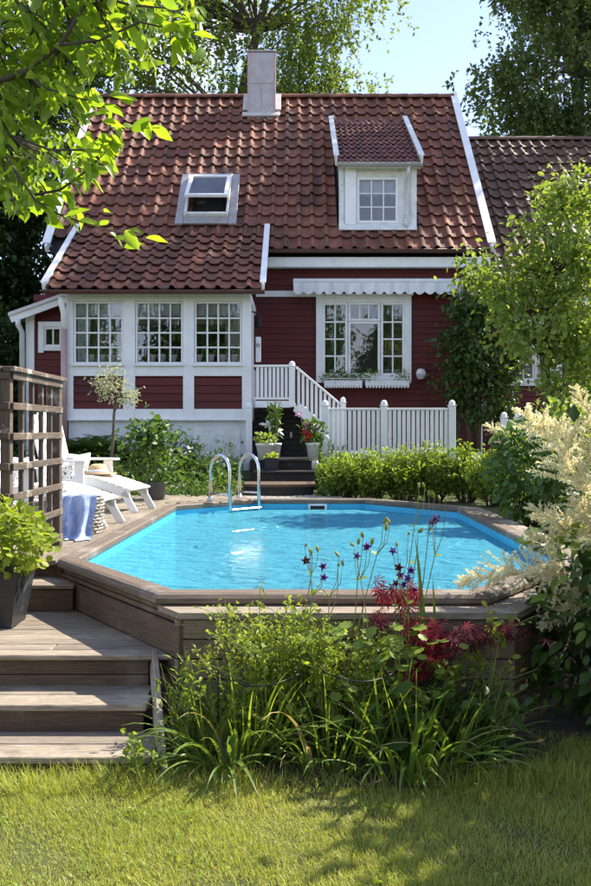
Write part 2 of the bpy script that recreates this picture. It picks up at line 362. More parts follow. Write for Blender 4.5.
lf_apple = leafmat('apple_leaf', (.13, .22, .026), (.24, .33, .04), trans=.55, rough=.4, tcol=(2.1, 2.0, .6))
lf_apple2 = leafmat('apple_leaf_small', (.085, .15, .022), (.19, .27, .04), trans=.52, tcol=(2.0, 1.9, .6))
lf_birch = leafmat('birch_leaf', (.105, .16, .04), (.18, .24, .065), trans=.5)
lf_birch_dk = leafmat('dark_birch_leaf', (.08, .13, .045), (.14, .19, .075), trans=.4)
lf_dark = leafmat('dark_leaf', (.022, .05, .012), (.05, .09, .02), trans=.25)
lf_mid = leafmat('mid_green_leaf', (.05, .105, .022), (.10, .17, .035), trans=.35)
lf_vine = leafmat('vine_leaf', (.035, .075, .018), (.075, .12, .028), trans=.3)
lf_fruit = leafmat('fruit_tree_leaf', (.13, .20, .04), (.25, .32, .075), trans=.45)
lf_hedge = leafmat('spirea_leaf', (.14, .22, .028), (.25, .33, .05), trans=.42)
lf_gold = leafmat('golden_leaf', (.19, .27, .035), (.33, .38, .06), trans=.45)
lf_blade = leafmat('strap_leaf', (.09, .165, .03), (.18, .26, .055), trans=.35, rough=.4)
lf_dry = leafmat('dry_leaf', (.30, .24, .10), (.42, .34, .17), trans=.2)
lf_fern = leafmat('fern_leaf', (.04, .085, .02), (.085, .15, .03), trans=.35)
lf_maple = leafmat('crimson_leaf', (.16, .012, .022), (.28, .026, .045), trans=.4, tcol=(1.9, .7, .8), rough=.7, spec=.12)
lf_maple_dk = leafmat('dark_purple_leaf', (.07, .014, .02), (.13, .025, .035), trans=.3, tcol=(1.7, .7, .8), rough=.7, spec=.12)
lf_willow = leafmat('variegated_leaf', (.25, .29, .14), (.55, .54, .36), trans=.35, tcol=(1.1, 1.1, .8))
lf_plume = leafmat('cream_plume', (.80, .74, .52), (.90, .86, .68), trans=.45, rough=.8, spec=.1, tcol=(1.1, 1.05, .8))
lf_grass = leafmat('grass_blade', (.21, .29, .032), (.48, .46, .12), trans=.35, rough=.5)
lf_purple = leafmat('purple_petal', (.09, .022, .20), (.14, .04, .28), trans=.35, tcol=(1.3, .8, 1.3))
lf_pink = leafmat('pink_petal', (.48, .20, .38), (.62, .36, .52), trans=.3, tcol=(1.1, .8, 1))
lf_redp = leafmat('red_petal', (.42, .016, .02), (.55, .03, .03), trans=.2, tcol=(1.2, .6, .6))
lf_whitep = leafmat('white_petal', (.78, .78, .74), (.85, .85, .8), trans=.3, tcol=(1, 1, 1))
lf_bud = leafmat('seed_head', (.26, .32, .08), (.42, .42, .15), trans=.3)

# ------------------------------------------------------------------ ground
POOL = [(-.66, 4.80), (.95, 4.80), (1.80, 6.05), (1.80, 9.95), (.85, 11.10), (-.52, 11.10), (-1.36, 10.20), (-1.46, 6.0)]   # inner edge, anticlockwise
LAWN = .12
def inpoly(x, y, poly):
    r = np.zeros(np.shape(x), bool); n = len(poly)
    for i in range(n):
        (x0, y0), (x1, y1) = poly[i], poly[(i+1) % n]
        c = ((y0 > y) != (y1 > y)) & (x < (x1-x0)*(y-y0)/(y1-y0+1e-12)+x0); r ^= c
    return r
def grow(poly, d):
    c = np.mean(poly, 0); return [tuple(np.array(p)+unit(np.array(p)-c)*d) for p in poly]
def terrain(x, y):
    x = np.asarray(x, float); y = np.asarray(y, float)
    s = np.clip((y-6.2)/4.6, 0, 1); s = s*s*(3-2*s)
    h = LAWN+.58*s+np.clip((y-11.8)/2.4, 0, 1)*.28
    h = h+.012*np.sin(x*3.1+y*1.7)*np.cos(y*2.3-x)+.03*np.sin(x*.9)*np.sin(y*.8)*(np.abs(x) > 2.5)
    under = inpoly(x, y, grow(POOL, .16)); h = np.where(under, -.75, h)
    return h
gx = np.concatenate([np.linspace(-400, -14, 14), np.arange(-12, 12.01, .12), np.linspace(14, 400, 14)])
gy = np.concatenate([np.linspace(-300, -8, 12), np.arange(-6, 22.01, .12), np.linspace(24, 600, 16)])
GX, GY = np.meshgrid(gx, gy); GZ = terrain(GX, GY)
nx, ny = len(gx), len(gy)
ii = (np.arange(ny-1)[:, None]*nx+np.arange(nx-1)[None]).ravel()
me = npmesh('lawn', np.stack([GX.ravel(), GY.ravel(), GZ.ravel()], 1), np.stack([ii, ii+1, ii+nx+1, ii+nx], 1), m_lawn, True)
ground = struct(link('lawn', me))
# flower bed soil sheets just above the lawn sheet
def bed(name, poly, lift=.006):
    v = []; n = len(poly); c = np.mean(poly, 0); rings = 5
    for r in range(rings+1):
        for (x, y) in poly:
            q = r/rings; px_, py_ = c[0]+(x-c[0])*q, c[1]+(y-c[1])*q
            v.append((px_, py_, float(terrain(px_, py_))+lift+.03*(1-q)))
    f = []
    for r in range(rings):
        for i in range(n):
            a = r*n+i; b = r*n+(i+1) % n; f.append((a, b, b+n, a+n) if r else (a, b+n, a+n))
    return struct(MB().raw(v, f).ob(name, m_soil, smooth=True))
bed('flower_bed', [(-.70, 4.46), (-.55, 4.0), (0, 3.86), (.7, 3.84), (1.15, 4.05), (1.5, 4.4), (1.6, 4.9), (1.15, 4.62), (.95, 4.46)])

# ------------------------------------------------------------------ pool
def miters(poly):
    n = len(poly); ms = []
    for i in range(n):
        p0, p1, p2 = [Vector(poly[(i+k) % n]) for k in (-1, 0, 1)]
        e1 = (p1-p0).normalized(); e2 = (p2-p1).normalized()
        n1 = Vector((e1.y, -e1.x)); n2 = Vector((e2.y, -e2.x)); b = (n1+n2).normalized(); ms.append(b/b.dot(n1))
    return ms
PM = miters(POOL)
def off(i, d):
    i %= 8; p = Vector(POOL[i])+PM[i]*d; return (p.x, p.y)
def ringpiece(name, i, prof, m, parent, gap=.002, smooth=False):
    """extrusion of profile [(outward, z)] along pool edge i, mitred, local x along the edge"""
    a = Vector(off(i, 0)); b = Vector(off(i+1, 0)); M, ln = frame((a.x, a.y, 0), (b.x, b.y, 0)); Mi = M.inverted(); e = (b-a).normalized()
    v = []; k = len(prof)
    for (idx, sg) in ((i, 1), (i+1, -1)):
        for (o, z) in prof:
            q = Vector(off(idx, o))+e*gap*sg; v.append(Mi @ Vector((q.x, q.y, z)))
    f = [[j, (j+1) % k, (j+1) % k+k, j+k] for j in range(k)]+[list(range(k))[::-1], list(range(k, 2*k))]
    f = [x[::-1] for x in f]
    return MB().raw(v, f).ob(name, m, parent, M=M, smooth=smooth)
pool = thing('swimming_pool', (.17, 8, LAWN), 'octagonal wood clad garden pool full of bright blue water', 'pool')
CT = .80
cop = [(-.015, CT-.052), (-.02, CT-.012), (-.008, CT-.001), (.085, CT), (.108, CT-.008), (.121, CT-.026), (.121, CT-.05), (.108, CT-.062), (.0, CT-.062)]
for i in range(8):
    o = ringpiece('coping_board', i, cop, m_coping, pool)
    ringpiece('liner_wall', i, [(0, -.42), (0.0, CT-.055), (.03, CT-.055), (.03, -.42)], m_liner, pool, gap=0)
MB().raw([(x, y, -.40) for x, y in POOL], [list(range(8))]).ob('pool_floor', m_liner, pool)
# wooden cladding below the rim: front (edge 0), right chamfer (1), left chamfer (7)
def clad(i, o0, z0, z1, hgt, m, gap=.008):
    z = z1
    while z > z0+.02:
        zb = max(z0, z-hgt); ringpiece('cladding_board', i, [(o0, zb+gap), (o0+.001, z), (o0+.028, z-.001), (o0+.029, zb+gap)], m, pool); z = zb
BO = .30        # bench projection
e7 = (Vector(off(0, .1))-Vector(off(7, .1))).normalized()
def cut7(o):      # where the line of the left chamfer (offset .1) meets the front edge at offset o
    a = Vector(off(0, .1)); yy = 4.80-o; t = (yy-a.y)/e7.y; q = a+e7*t; return (q.x, q.y)
def board_poly(name, pts, z0, z1, m, parent):
    a = Vector(pts[0]); b = Vector(pts[1]); M, ln = frame((a.x, a.y, 0), (b.x, b.y, 0)); Mi = M.inverted()
    v = [Mi @ Vector((x, y, z0)) for x, y in pts]+[Mi @ Vector((x, y, z1)) for x, y in pts]; n = len(pts)
    return MB().raw(v, [list(range(n))[::-1], list(range(n, 2*n))]+[[i, (i+1) % n, (i+1) % n+n, i+n] for i in range(n)]).ob(name, m, parent, M=M)
clad(1, BO-.045, LAWN-.05, .695, .10, m_wood_dk)
z = .695
while z > LAWN:
    o0, o1 = BO-.045, BO-.017+random.uniform(-.003, .003); board_poly('cladding_board', [cut7(o1), off(1, o1), off(1, o0), cut7(o0)], z-.092, z, m_clad, pool); z -= .10
c7 = cut7(BO-.004); s7 = Vector(off(7, .1)); n7 = Vector((-.83, -.555))
def side7(z0, z1, o, end):
    a = s7+n7*o; b = Vector(end)+n7*o; plank(pool, (a.x, a.y, (z0+z1)/2), (b.x, b.y, (z0+z1)/2), .026, z1-z0, m_wood_dk, name='cladding_board')
side7(.506, .668, -.012, c7); side7(.676, .702, -.022, c7); side7(.704, .738, -.03, off(0, .1))
for zz in (.40, .30, .20, .10): side7(zz, zz+.094, -.014, c7)
clad(2, .09, LAWN-.05, .738, .11, m_wood_dk); clad(6, .09, .4, .738, .11, m_wood_dk)
# bench shelf on the front and right-front sides, its left end cut along the chamfer
def lerp2(a, b, t): return (a[0]+(b[0]-a[0])*t, a[1]+(b[1]-a[1])*t)
for k, (o0, o1) in enumerate(((.09, .195), (.2, BO))):
    board_poly('bench_board', [cut7(o1), off(1, o1), off(1, o0), cut7(o0)], .703, .735, m_wood, pool)
    board_poly('bench_board', [lerp2(off(1, o1), off(2, o1), .003), off(2, o1), off(2, o0), lerp2(off(1, o0), off(2, o0), .003)], .703, .735, m_wood, pool)
# skimmer
sk = MB(); d = 11.09
sx0, sx1 = X(308, d), X(327, d); z0, z1 = .655, .742
sk.box(sx0, sx0+.03, d-.025, d, z0, z1, .004).box(sx1-.03, sx1, d-.025, d, z0, z1, .004).box(sx0+.03, sx1-.03, d-.024, d, z1-.025, z1, .004).box(sx0+.03, sx1-.03, d-.024, d, z0, z0+.018, .004)
sko = sk.ob('skimmer', m_enamel, pool); MB().box(sx0+.03, sx1-.03, d-.010, d-.004, z0+.018, z1-.025).ob('dark_mouth_plate', m_iron, sko)  # solid black plate imitates the shaded mouth of the skimmer
# water
wp = []; res = .05
WZ = .672
m_water = bpy.data.materials.new('pool_water'); m_water.use_nodes = True; t = m_water.node_tree; l = t.links.new
t.nodes.remove(t.nodes['Principled BSDF'])
tr = node(t, 'ShaderNodeBsdfTransparent', i_0=(.80, .965, .99, 1)); gl = node(t, 'ShaderNodeBsdfGlossy', i_Roughness=.03)
co = node(t, 'ShaderNodeTexCoord'); mpn = node(t, 'ShaderNodeMapping', i_Scale=(1.0, 1.9, 1))
l(co.outputs['Object'], mpn.inputs[0])
n1 = node(t, 'ShaderNodeTexNoise', i_Scale=3.2, i_Detail=3, i_Distortion=.8); n2 = node(t, 'ShaderNodeTexNoise', i_Scale=14, i_Detail=3, i_Distortion=.9)
l(mpn.outputs[0], n1.inputs['Vector']); l(mpn.outputs[0], n2.inputs['Vector'])
ad = node(t, 'ShaderNodeMath', operation='MULTIPLY_ADD'); ad.inputs[1].default_value = .3; l(n2.outputs[0], ad.inputs[0]); l(n1.outputs[0], ad.inputs[2])
bp = node(t, 'ShaderNodeBump', i_Strength=1.0, i_Distance=.12); l(ad.outputs[0], bp.inputs['Height']); l(bp.outputs[0], gl.inputs['Normal'])
fn = node(t, 'ShaderNodeFresnel', i_IOR=1.33); l(bp.outputs[0], fn.inputs['Normal'])
df = node(t, 'ShaderNodeBsdfDiffuse', i_0=(.13, .54, .68, 1)); l(bp.outputs[0], df.inputs['Normal']); m0 = node(t, 'ShaderNodeMixShader', i_0=.5); l(tr.outputs[0], m0.inputs[1]); l(df.outputs[0], m0.inputs[2])
mi = node(t, 'ShaderNodeMixShader'); l(fn.outputs[0], mi.inputs[0]); l(m0.outputs[0], mi.inputs[1]); l(gl.outputs[0], mi.inputs[2]); l(mi.outputs[0], t.nodes['Material Output'].inputs[0])
struct(MB().raw([(x, y, WZ) for x, y in POOL], [list(range(8))]).ob('pool_water', m_water))

# ------------------------------------------------------------------ pool ladder
lad = thing('pool_ladder', (-.85, 10.8, CT), 'stainless steel pool ladder with two hooped handrails', 'ladder')
inn = Vector((.73, -.68, 0)); sid = Vector((.68, .73, 0))
for k, base in enumerate((Vector((-1.03, 10.92, CT)), Vector((-.70, 11.27, CT)))):
    pts = [base, base+Vector((0, 0, .36))]
    for a in range(1, 8): th = PI*a/8; pts.append(base+inn*(.17*(1-math.cos(th)))+Vector((0, 0, .36+.19*math.sin(th))))
    pts += [base+inn*.34+Vector((0, 0, .36)), base+inn*.36+Vector((0, 0, -.95))]
    r = MB().tube(pts, .021, 10).ob('handrail', m_steel, lad, True)
    MB().tube([base+Vector((0, 0, .08)), base+inn*.345+Vector((0, 0, .08))], .013, 8).ob('brace', m_steel, r, True)
    MB().lathe([(.045, .0), (.045, .012), (.028, .02), (.024, .05)], base, 12).ob('foot_flange', m_steel, r, True)
b0 = Vector((-1.03, 10.92, CT))+inn*.355; b1 = Vector((-.70, 11.27, CT))+inn*.355
for z in (-.10, -.36, -.62): MB().bar(b0+Vector((0, 0, z)), b1+Vector((0, 0, z)), .07, .025, bev=.006).ob('rung', m_steel, lad)

# ------------------------------------------------------------------ decks, steps, patio
deck = thing('pool_deck', (-2.2, 8, LAWN), 'weathered board deck along the left side of the pool carrying the loungers', 'deck')
DZ = .785
# border boards beside the coping on left and rear-left sides
for i in (7,):
    pass
for i in (6, 5, 4, 3, 2):
    for (o0, o1) in ((.126, .262), (.27, .40)):
        if i in (2, 3) and o0 > .2: continue
        ringpiece('deck_board', i, [(o0, DZ-.03), (o0+.002, DZ), (o1-.002, DZ), (o1, DZ-.03)], m_wood, deck if i in (6, 5) else pool)
y = 6.06; k = 0
while y < 11.9:
    wdt = .118; t_ = (y-6.0)/4.2
    xe = -1.46+.10*min(1, max(0, t_))-.41
    if y > 10.2: xe = -1.36+(y-10.2)*.93-.56
    if y > 11.5: xe = min(-.3, xe)
    split_plank(deck, (-3.55, y+wdt/2, DZ-.0135), (xe, y+wdt/2, DZ-.0135), wdt, .027, m_wood, name='deck_board', j=.0015)
    y += wdt+.008; k += 1
plank(deck, (-3.55, 6.045, DZ-.11), (-1.55, 6.045, DZ-.11), .16, .025, m_wood_dk, up=(0, -1, 0), name='fascia_board')
plank(deck, (-3.5, 6.2, .4), (-3.5, 11.8, .4), .7, .03, m_wood_dk, up=(1, 0, 0), name='fascia_board')
# step box between lower and upper deck
box = thing('step_box', (-1.9, 5.9, .5), 'brown wooden box step leading up to the pool deck behind the black planter', 'step')
for k in range(3): plank(box, (-3.0, 5.74+k*.118, .657), (-1.40-.06*k, 5.74+k*.118, .657), .112, .026, m_wood, name='tread_board')
for k in range(1): plank(box, (-3.0, 5.71, .57), (-1.41, 5.71, .57), .135, .022, m_wood_dk, up=(0, -1, 0), name='riser_board')
# lower deck with steps to the lawn
low = thing('garden_steps', (-1.7, 4.4, LAWN), 'low weathered board landing with wooden steps down to the lawn', 'steps')
EZ = .50
ys = 4.60
for k in range(10):
    y = ys+k*.118+.057
    a = Vector(off(7, .125)); b = Vector(off(0, .125)); tt = (y-b.y)/(a.y-b.y); xe = b.x+(a.x-b.x)*tt
    if y < b.y: xe = -.57+(y-4.6)*-.3
    (split_plank if k % 2 else plank)(low, (-3.1, y, EZ-.0135), (xe+(.12 if y > 4.72 else 0), y, EZ-.0135), .112, .027, m_wood, name='deck_board', j=.002)
for z in (.435, .345): plank(low, (-3.1, 4.645, z), (-.755, 4.645, z), .086, .024, m_wood_dk, up=(0, -1, 0), name='riser_board')
plank(low, (-.62, 4.60, .43), (-.42, 4.56, .43), .1, .025, m_wood_dk, up=(0, -1, 0), name='riser_board')
for (z, y0, xe, zr) in ((.335, 4.30, -.715, .25), (.205, 3.97, -.64, None)):
    for k in range(2):
        plank(low, (-3.1, y0+.085+k*.172, z-.015), (xe-.018*k, y0+.085+k*.172, z-.015), .165, .03, m_wood, name='tread_board', j=.002)
plank(low, (-3.1, 4.335, .245), (-.73, 4.335, .245), .135, .024, m_wood_dk, up=(0, -1, 0), name='riser_board')
plank(low, (-3.1, 4.02, .14), (-.66, 4.02, .14), .09, .024, m_wood_dk, up=(0, -1, 0), name='riser_board')
a = Vector((-.735, 4.665, .475)); b = Vector((-.585, 3.95, .13))
plank(low, a, b, .03, .10, m_wood, up=(0, .45, 1), name='stringer')
# patio strip behind the pool
pat = struct(link('patio', None)); 
for r in range(4):
    for c in range(12):
        x0 = -1.5+c*.17+(r % 2)*.08; y0 = 11.52+r*.13
        MB().box(x0+.006, x0+.164, y0+.005, y0+.125, DZ-.06, DZ+random.uniform(-.006, .0), .008).ob('paving_stone', m_patio, pat)
for o in list(pat.children): pass

# ------------------------------------------------------------------ house
house = thing('red_house', (-.5, 17, .9), 'dark red wooden house with red tiled roof and white glazed sunroom', 'house')
DS, DM = 14.70, 16.60
GZ0 = .85
def siding(mb, x0, x1, z0, z1, y, row=.112, holes=(), th=.022):
    z = z0
    while z < z1-.01:
        zt = min(z+row, z1); segs = [(x0, x1)]
        for (hx0, hx1, hz0, hz1) in holes:
            if zt > hz0+.005 and z < hz1-.005:
                ns = []
                for (a, b) in segs:
                    if hx0 > a: ns.append((a, min(b, hx0)))
                    if hx1 < b: ns.append((max(a, hx1), b))
                segs = [q for q in ns if q[1]-q[0] > .01]
        for (a, b) in segs:
            mb.raw([(a, y-th, z), (b, y-th, z), (b, y-.004, zt), (a, y-.004, zt), (a, y, z), (b, y, z), (a, y+.01, zt), (b, y+.01, zt)],
                   [(0, 1, 2, 3), (0, 4, 5, 1), (0, 3, 6, 4), (1, 5, 7, 2)])
        z = zt
    return mb
def wallplate(mb, x0, x1, z0, z1, y0, y1, holes=()):
    """solid wall with rectangular holes"""
    xs = sorted({x0, x1, *[h[0] for h in holes], *[h[1] for h in holes]}); zs = sorted({z0, z1, *[h[2] for h in holes], *[h[3] for h in holes]})
    for a, b in zip(xs, xs[1:]):
        for c, e in zip(zs, zs[1:]):
            mx_, mz = (a+b)/2, (c+e)/2
            if any(h[0] < mx_ < h[1] and h[2] < mz < h[3] for h in holes): continue
            mb.box(a, b, y0, y1, c, e)
    return mb
def window(parent, px0, px1, py0, py1, d, cols, rows, fw=.05, bar=.022, label=None, m=m_white, yoff=0, name='window'):
    """glazed sash in px bounds of its glass+sash; panes one by one"""
    x0, x1, z1, z0 = X(px0, d), X(px1, d), Z(py0, d), Z(py1, d); y = d+yoff
    fr = MB().box(x0, x0+fw, y-.03, y+.03, z0, z1, .004).box(x1-fw, x1, y-.03, y+.03, z0, z1, .004).box(x0+fw, x1-fw, y-.0295, y+.0295, z1-fw, z1, .004).box(x0+fw, x1-fw, y-.0295, y+.0295, z0, z0+fw, .004)
    wo = fr.ob(name, m, parent)
    if label: wo['label'] = label
    gx0, gx1, gz0, gz1 = x0+fw, x1-fw, z0+fw, z1-fw; pw = (gx1-gx0)/cols; ph = (gz1-gz0)/rows
    b = MB()
    for c in range(1, cols): b.box(gx0+c*pw-bar/2, gx0+c*pw+bar/2, y-.02, y+.02, gz0, gz1, .004)
    for r in range(1, rows):
        for c in range(cols): b.box(gx0+c*pw+(bar/2 if c else 0), gx0+(c+1)*pw-(bar/2 if c < cols-1 else 0), y-.0185, y+.0185, gz0+r*ph-bar/2, gz0+r*ph+bar/2, .003)
    if rows == 1:
        for c in range(1, cols): MB().box(gx0+c*pw-bar/2, gx0+c*pw+bar/2, y-.02, y+.02, gz0, gz1, .004).ob('glazing_bar', m, wo)
    elif b.v: b.ob('glazing_bars', m, wo)
    pm = MB().box(-pw/2+.002, pw/2-.002, -.002, .002, -ph/2+.002, ph/2-.002).mesh('pane', m_glass)
    for c in range(cols):
        for r in range(rows):
            link('pane', pm, wo, Matrix.Translation((gx0+(c+.5)*pw, y+.002, gz0+(r+.5)*ph)) @ Matrix.Rotation(random.uniform(-.006, .006), 4, 'Z') @ Matrix.Rotation(random.uniform(-.006, .006), 4, 'X'))
    return wo
def zpx(py, d): return Z(py, d)
# main facade wall with hole for the big window
hx0, hx1, hz0, hz1 = X(321, DM), X(406, DM), Z(380, DM), Z(300, DM)
hole = [(hx0, hx1, hz0, hz1)]
HX0, HX1 = -4.25, 3.42
wall = siding(MB(), X(252, DM), HX1, GZ0, 4.75, DM, holes=hole).ob('wall', m_red, house)
wallplate(MB(), HX0, HX1, GZ0, 4.80, DM+.012, DM+.16, holes=hole+[(-3.3, -1.3, 2.3, 3.6)]).ob('wall_core', m_interior, house)
side = MB().box(HX1-.16, HX1, DM+.16, 23.4, GZ0, 4.8).box(HX0, HX0+.16, DM+.16, 23.4, GZ0, 4.8).box(HX0+.16, HX1-.16, 23.2, 23.4, GZ0, 4.8)
side.raw([(HX1-.02, 16.75, 4.8), (HX1-.02, 23.3, 4.8), (HX1-.02, 20.05, 8.75)], [(0, 1, 2)]).raw([(HX0+.02, 16.75, 4.8), (HX0+.02, 23.3, 4.8), (HX0+.02, 20.05, 8.75)], [(0, 2, 1)])
side.ob('side_wall', m_red, house)
MB().box(HX0+.16, HX1-.16, DM+.17, 23.1, 4.6, 4.7).box(HX0+.16, HX1-.16, DM+.17, 23.1, 2.1, 2.2).ob('floor_slab', m_floor_in, house)
MB().box(HX0+.2, HX1-.2, 19.6, 19.7, 2.2, 4.6).box(-.9, -.82, DM+.17, 19.55, 2.2, 4.6).box(2.9, 2.98, DM+.17, 19.55, 2.2, 4.6).ob('interior_wall', m_interior, house)
plinth = MB().box(X(252, DM), HX1, DM-.008, DM+.010, GZ0-.3, 1.06).ob('plinth', m_plinth, house)
# white trim: fascia below eave, horizontal band, corner board
MB().box(X(262, 16.3), HX1+.12, 16.36, 16.42, Z(267, 16.36), Z(257, 16.36), .006).box(X(262, 16.3), HX1+.1, 16.42, DM-.022, Z(266.5, 16.36), Z(266.5, 16.36)+.02).ob('fascia', m_white, house)
MB().box(X(256, DM), X(322, DM), DM-.035, DM-.023, Z(297, DM), Z(291, DM), .003).ob('trim_band', m_white, house)
MB().box(HX1-.10, HX1+.02, DM-.05, DM+.1, GZ0, 4.7, .004).ob('corner_board', m_white, house)
# roof planes
PITCH = math.atan(1.072); RE = (16.23, 4.90); RR = (20.10, 4.90+1.072*3.87)
def roofd(py): return 14.15/(1.072-(430-py)/900)       # depth where the main roof plane meets image row py
def tile_verts(wd, ln, pitch, h=.040, lip=.016, tilt=.052, n=6):
    u = np.array((0, math.cos(pitch), math.sin(pitch))); nn = np.array((0, -math.sin(pitch), math.cos(pitch))); V = []; F = []
    xs = [0, .04, .10, .18, .26, .32, .36, .52, .68, .84, 1.0]; hs = [h*q for q in (0, .6, .92, 1, .92, .6, 0, -.30, -.42, -.30, 0)]; n = len(xs)-1
    for (vv, dz) in ((0, tilt), (ln, 0)):
        for i in range(n+1): V.append(np.array((wd*xs[i], 0, 0))+u*vv+nn*(hs[i]+dz))
    for i in range(n+1): V.append(np.array((wd*xs[i], 0, 0))+nn*(hs[i]+tilt-lip))
    m = n+1
    for i in range(n): F += [(i, i+1, i+1+m, i+m), (2*m+i, 2*m+i+1, i+1, i)]
    return [tuple(v) for v in V], F, u
TW, TG = .2484, .35
tv, tf, tu = tile_verts(TW+.006, TG+.06, PITCH)
tile_main = MB().raw(tv, tf).mesh('tile', m_tile)
SP = math.radians(33)
tv2, tf2, tu2 = tile_verts(TW+.006, TG+.05, SP)
tile_sun = MB().raw(tv2, tf2).mesh('tile', m_tile)
SUNX0, SUNX1 = -3.99, -.555
SRE = (14.40, 3.89)
RX0, RX1 = -4.45, 3.50
roof = MB().raw([(RX0, RE[0]+.03, RE[1]-.05), (RX1, RE[0]+.03, RE[1]-.05), (RX1, RR[0], RR[1]-.04), (RX0, RR[0], RR[1]-.04), (RX1, 23.9, RE[1]-.05), (RX0, 23.9, RE[1]-.05)], [(0, 1, 2, 3), (3, 2, 4, 5)]).ob('roof', m_under, house)
ncol = 32; nrow = 16; rest = MB(); cnt = 0
dor_x0, dor_x1 = X(340, 16.65), X(415, 16.65)
sky_d0, sky_d1 = roofd(227), roofd(181); skx0, skx1 = X(178, sky_d0), X(231, sky_d0)
for r in range(nrow):
    for c in range(ncol):
        base = np.array((RX0+c*TW, RE[0], RE[1]))+tu*(r*TG); xc = base[0]+TW/2; dy = base[1]
        if xc < SUNX1-.05 and dy < 16.30: continue
        if dor_x0 < xc < dor_x1 and 16.62 < dy < 18.9: continue
        if skx0+.1 < xc < skx1-.1 and sky_d0 < dy < sky_d1-.35: continue
        j = np.array((0, 0, random.uniform(-.009, .009)))
        if r < 8 and cnt < 186:
            cnt += 1; link('tile', tile_main, roof, Matrix.Translation(base+j) @ Matrix.Rotation(random.gauss(0, .012), 4, 'Z'))
        else: rest.raw([tuple(np.array(v)+base+j) for v in tv], tf)
stuff(rest.ob('upper_roof_tiles', m_tile, house))
rg = MB()
rg.raw([(x, .11*math.cos(a), .10*math.sin(a)) for x in (0, .37) for a in [PI*k/8 for k in range(9)]], [(k, k+1, k+10, k+9) for k in range(8)])
rgm = rg.mesh('ridge_tile', m_tile, True)
for k in range(23): link('ridge_tile', rgm, roof, Matrix.Translation((RX0+.02+k*.345, RR[0], RR[1]+.0)) @ Matrix.Rotation(-.03, 4, 'Y'))
# verge boards of the main roof
for (x, nm) in ((RX0-.03, 0), (RX1+.03, 1)):
    plank(house, (x, RE[0]-.06, RE[1]+.0), (x, RR[0]+.04, RR[1]+.05), .13, .05, m_white, up=(1, 0, 0), name='barge_board')
    plank(house, (x, RE[0]-.06, RE[1]+.115), (x, RR[0]+.04, RR[1]+.165), .15, .02, m_white, name='barge_capping')
# main gutter (right part only, left of it is the sunroom roof)
def gutter(x0, x1, y, z, m, parent, r=.055):
    pts = []; mb = MB(); n = 8
    prof = [(r*math.cos(PI+PI*k/n), r*math.sin(PI+PI*k/n)) for k in range(n+1)]
    vs = [(x, y+a, z+b) for x in (x0, x1) for a, b in prof]
    mb.raw(vs, [(k, k+1, k+n+2, k+n+1) for k in range(n)]); mb.tube([(x0, y-r, z), (x1, y-r, z)], .009, 6)
    return mb.ob('gutter', m, parent, True)
gutter(X(263, 16.2), RX1, 16.22, RE[1]+.0, m_metal_gut, house)
# sunroom roof
srl = 2.62
ry1, rz1 = SRE[0]+math.cos(SP)*srl, SRE[1]+math.sin(SP)*srl
sroof = MB().raw([(SUNX0, SRE[0]+.03, SRE[1]-.05), (SUNX1, SRE[0]+.03, SRE[1]-.05), (SUNX1, ry1, rz1-.05), (SUNX0, ry1, rz1-.05)], [(0, 1, 2, 3)]).ob('sunroom_roof', m_under, house)
for r in range(8):
    for c in range(14):
        base = np.array((SUNX0+c*.2454, SRE[0], SRE[1]))+tu2*(r*TG*.94)+np.array((0, 0, random.uniform(-.009, .009)))
        link('tile', tile_sun, sroof, Matrix.Translation(base) @ Matrix.Rotation(random.uniform(-.01, .01), 4, 'Z'))
for x in (SUNX0-.03, SUNX1+.035):
    plank(house, (x, SRE[0]-.05, SRE[1]+.02), (x, ry1+.02, rz1+.04), .16, .04, m_white, up=(1, 0, 0), name='barge_board')
    plank(house, (x, SRE[0]-.05, SRE[1]+.115), (x, ry1+.02, rz1+.135), .10, .02, m_white, name='barge_capping')
gutter(SUNX0-.05, SUNX1+.06, SRE[0]-.03, SRE[1]-.015, m_metal_gut, house)
# sunroom walls
sx = [X(p, DS) for p in (66, 73, 123, 135, 183, 194, 242, 251)]
zh, zt, zs, zp, zb, zq = Z(293, DS), Z(301, DS), Z(364, DS), Z(376, DS), Z(409, DS), Z(420, DS)
fr = MB()
for k in range(0, 8, 2): fr.box(sx[k], sx[k+1], DS, DS+.14, zq, zh, .006)
for k in range(1, 7, 2):
    fr.box(sx[k], sx[k+1], DS+.004, DS+.136, zt, zh, .004).box(sx[k], sx[k+1], DS+.004, DS+.136, zp, zs, .004).box(sx[k], sx[k+1], DS+.003, DS+.137, zq, zb, .004)
    fr.box(sx[k]-.02, sx[k+1]+.02, DS-.05, DS-.001, zs-.035, zs, .006)
fr.box(sx[0]-.02, sx[7]+.02, DS-.035, DS-.001, zq-.012, zq+.02, .005)
fr.box(sx[7]-.10, sx[7], DS+.141, DM-.03, zt, zh, .004).box(sx[7]-.10, sx[7], DS+.141, DM-.03, zq, zs, .004).box(sx[7]-.10, sx[7], DS+.9, DS+1.0, zs, zt)
fr.box(sx[0], sx[0]+.10, DS+.141, DM-.03, zt, zh).box(sx[0], sx[0]+.10, DS+.141, DM-.03, zq, zs).box(sx[0], sx[0]+.10, DS+.9, DS+1.0, zs, zt)
fr.ob('sunroom_frame', m_white, house)
for k in range(1, 7, 2): siding(MB(), sx[k], sx[k+1], zb, zp, DS+.05, row=.131, th=.03).ob('red_panel', m_red, house)
MB().box(sx[0]+.03, sx[7]-.03, DS+.06, DS+.2, GZ0-.3, zq-.012).box(sx[7]-.17, sx[7]-.03, DS+.201, DM-.03, GZ0-.3, zq-.012).box(sx[0]+.03, sx[0]+.17, DS+.201, DM-.03, GZ0-.3, zq-.012).ob('sunroom_plinth', m_plinth, house)
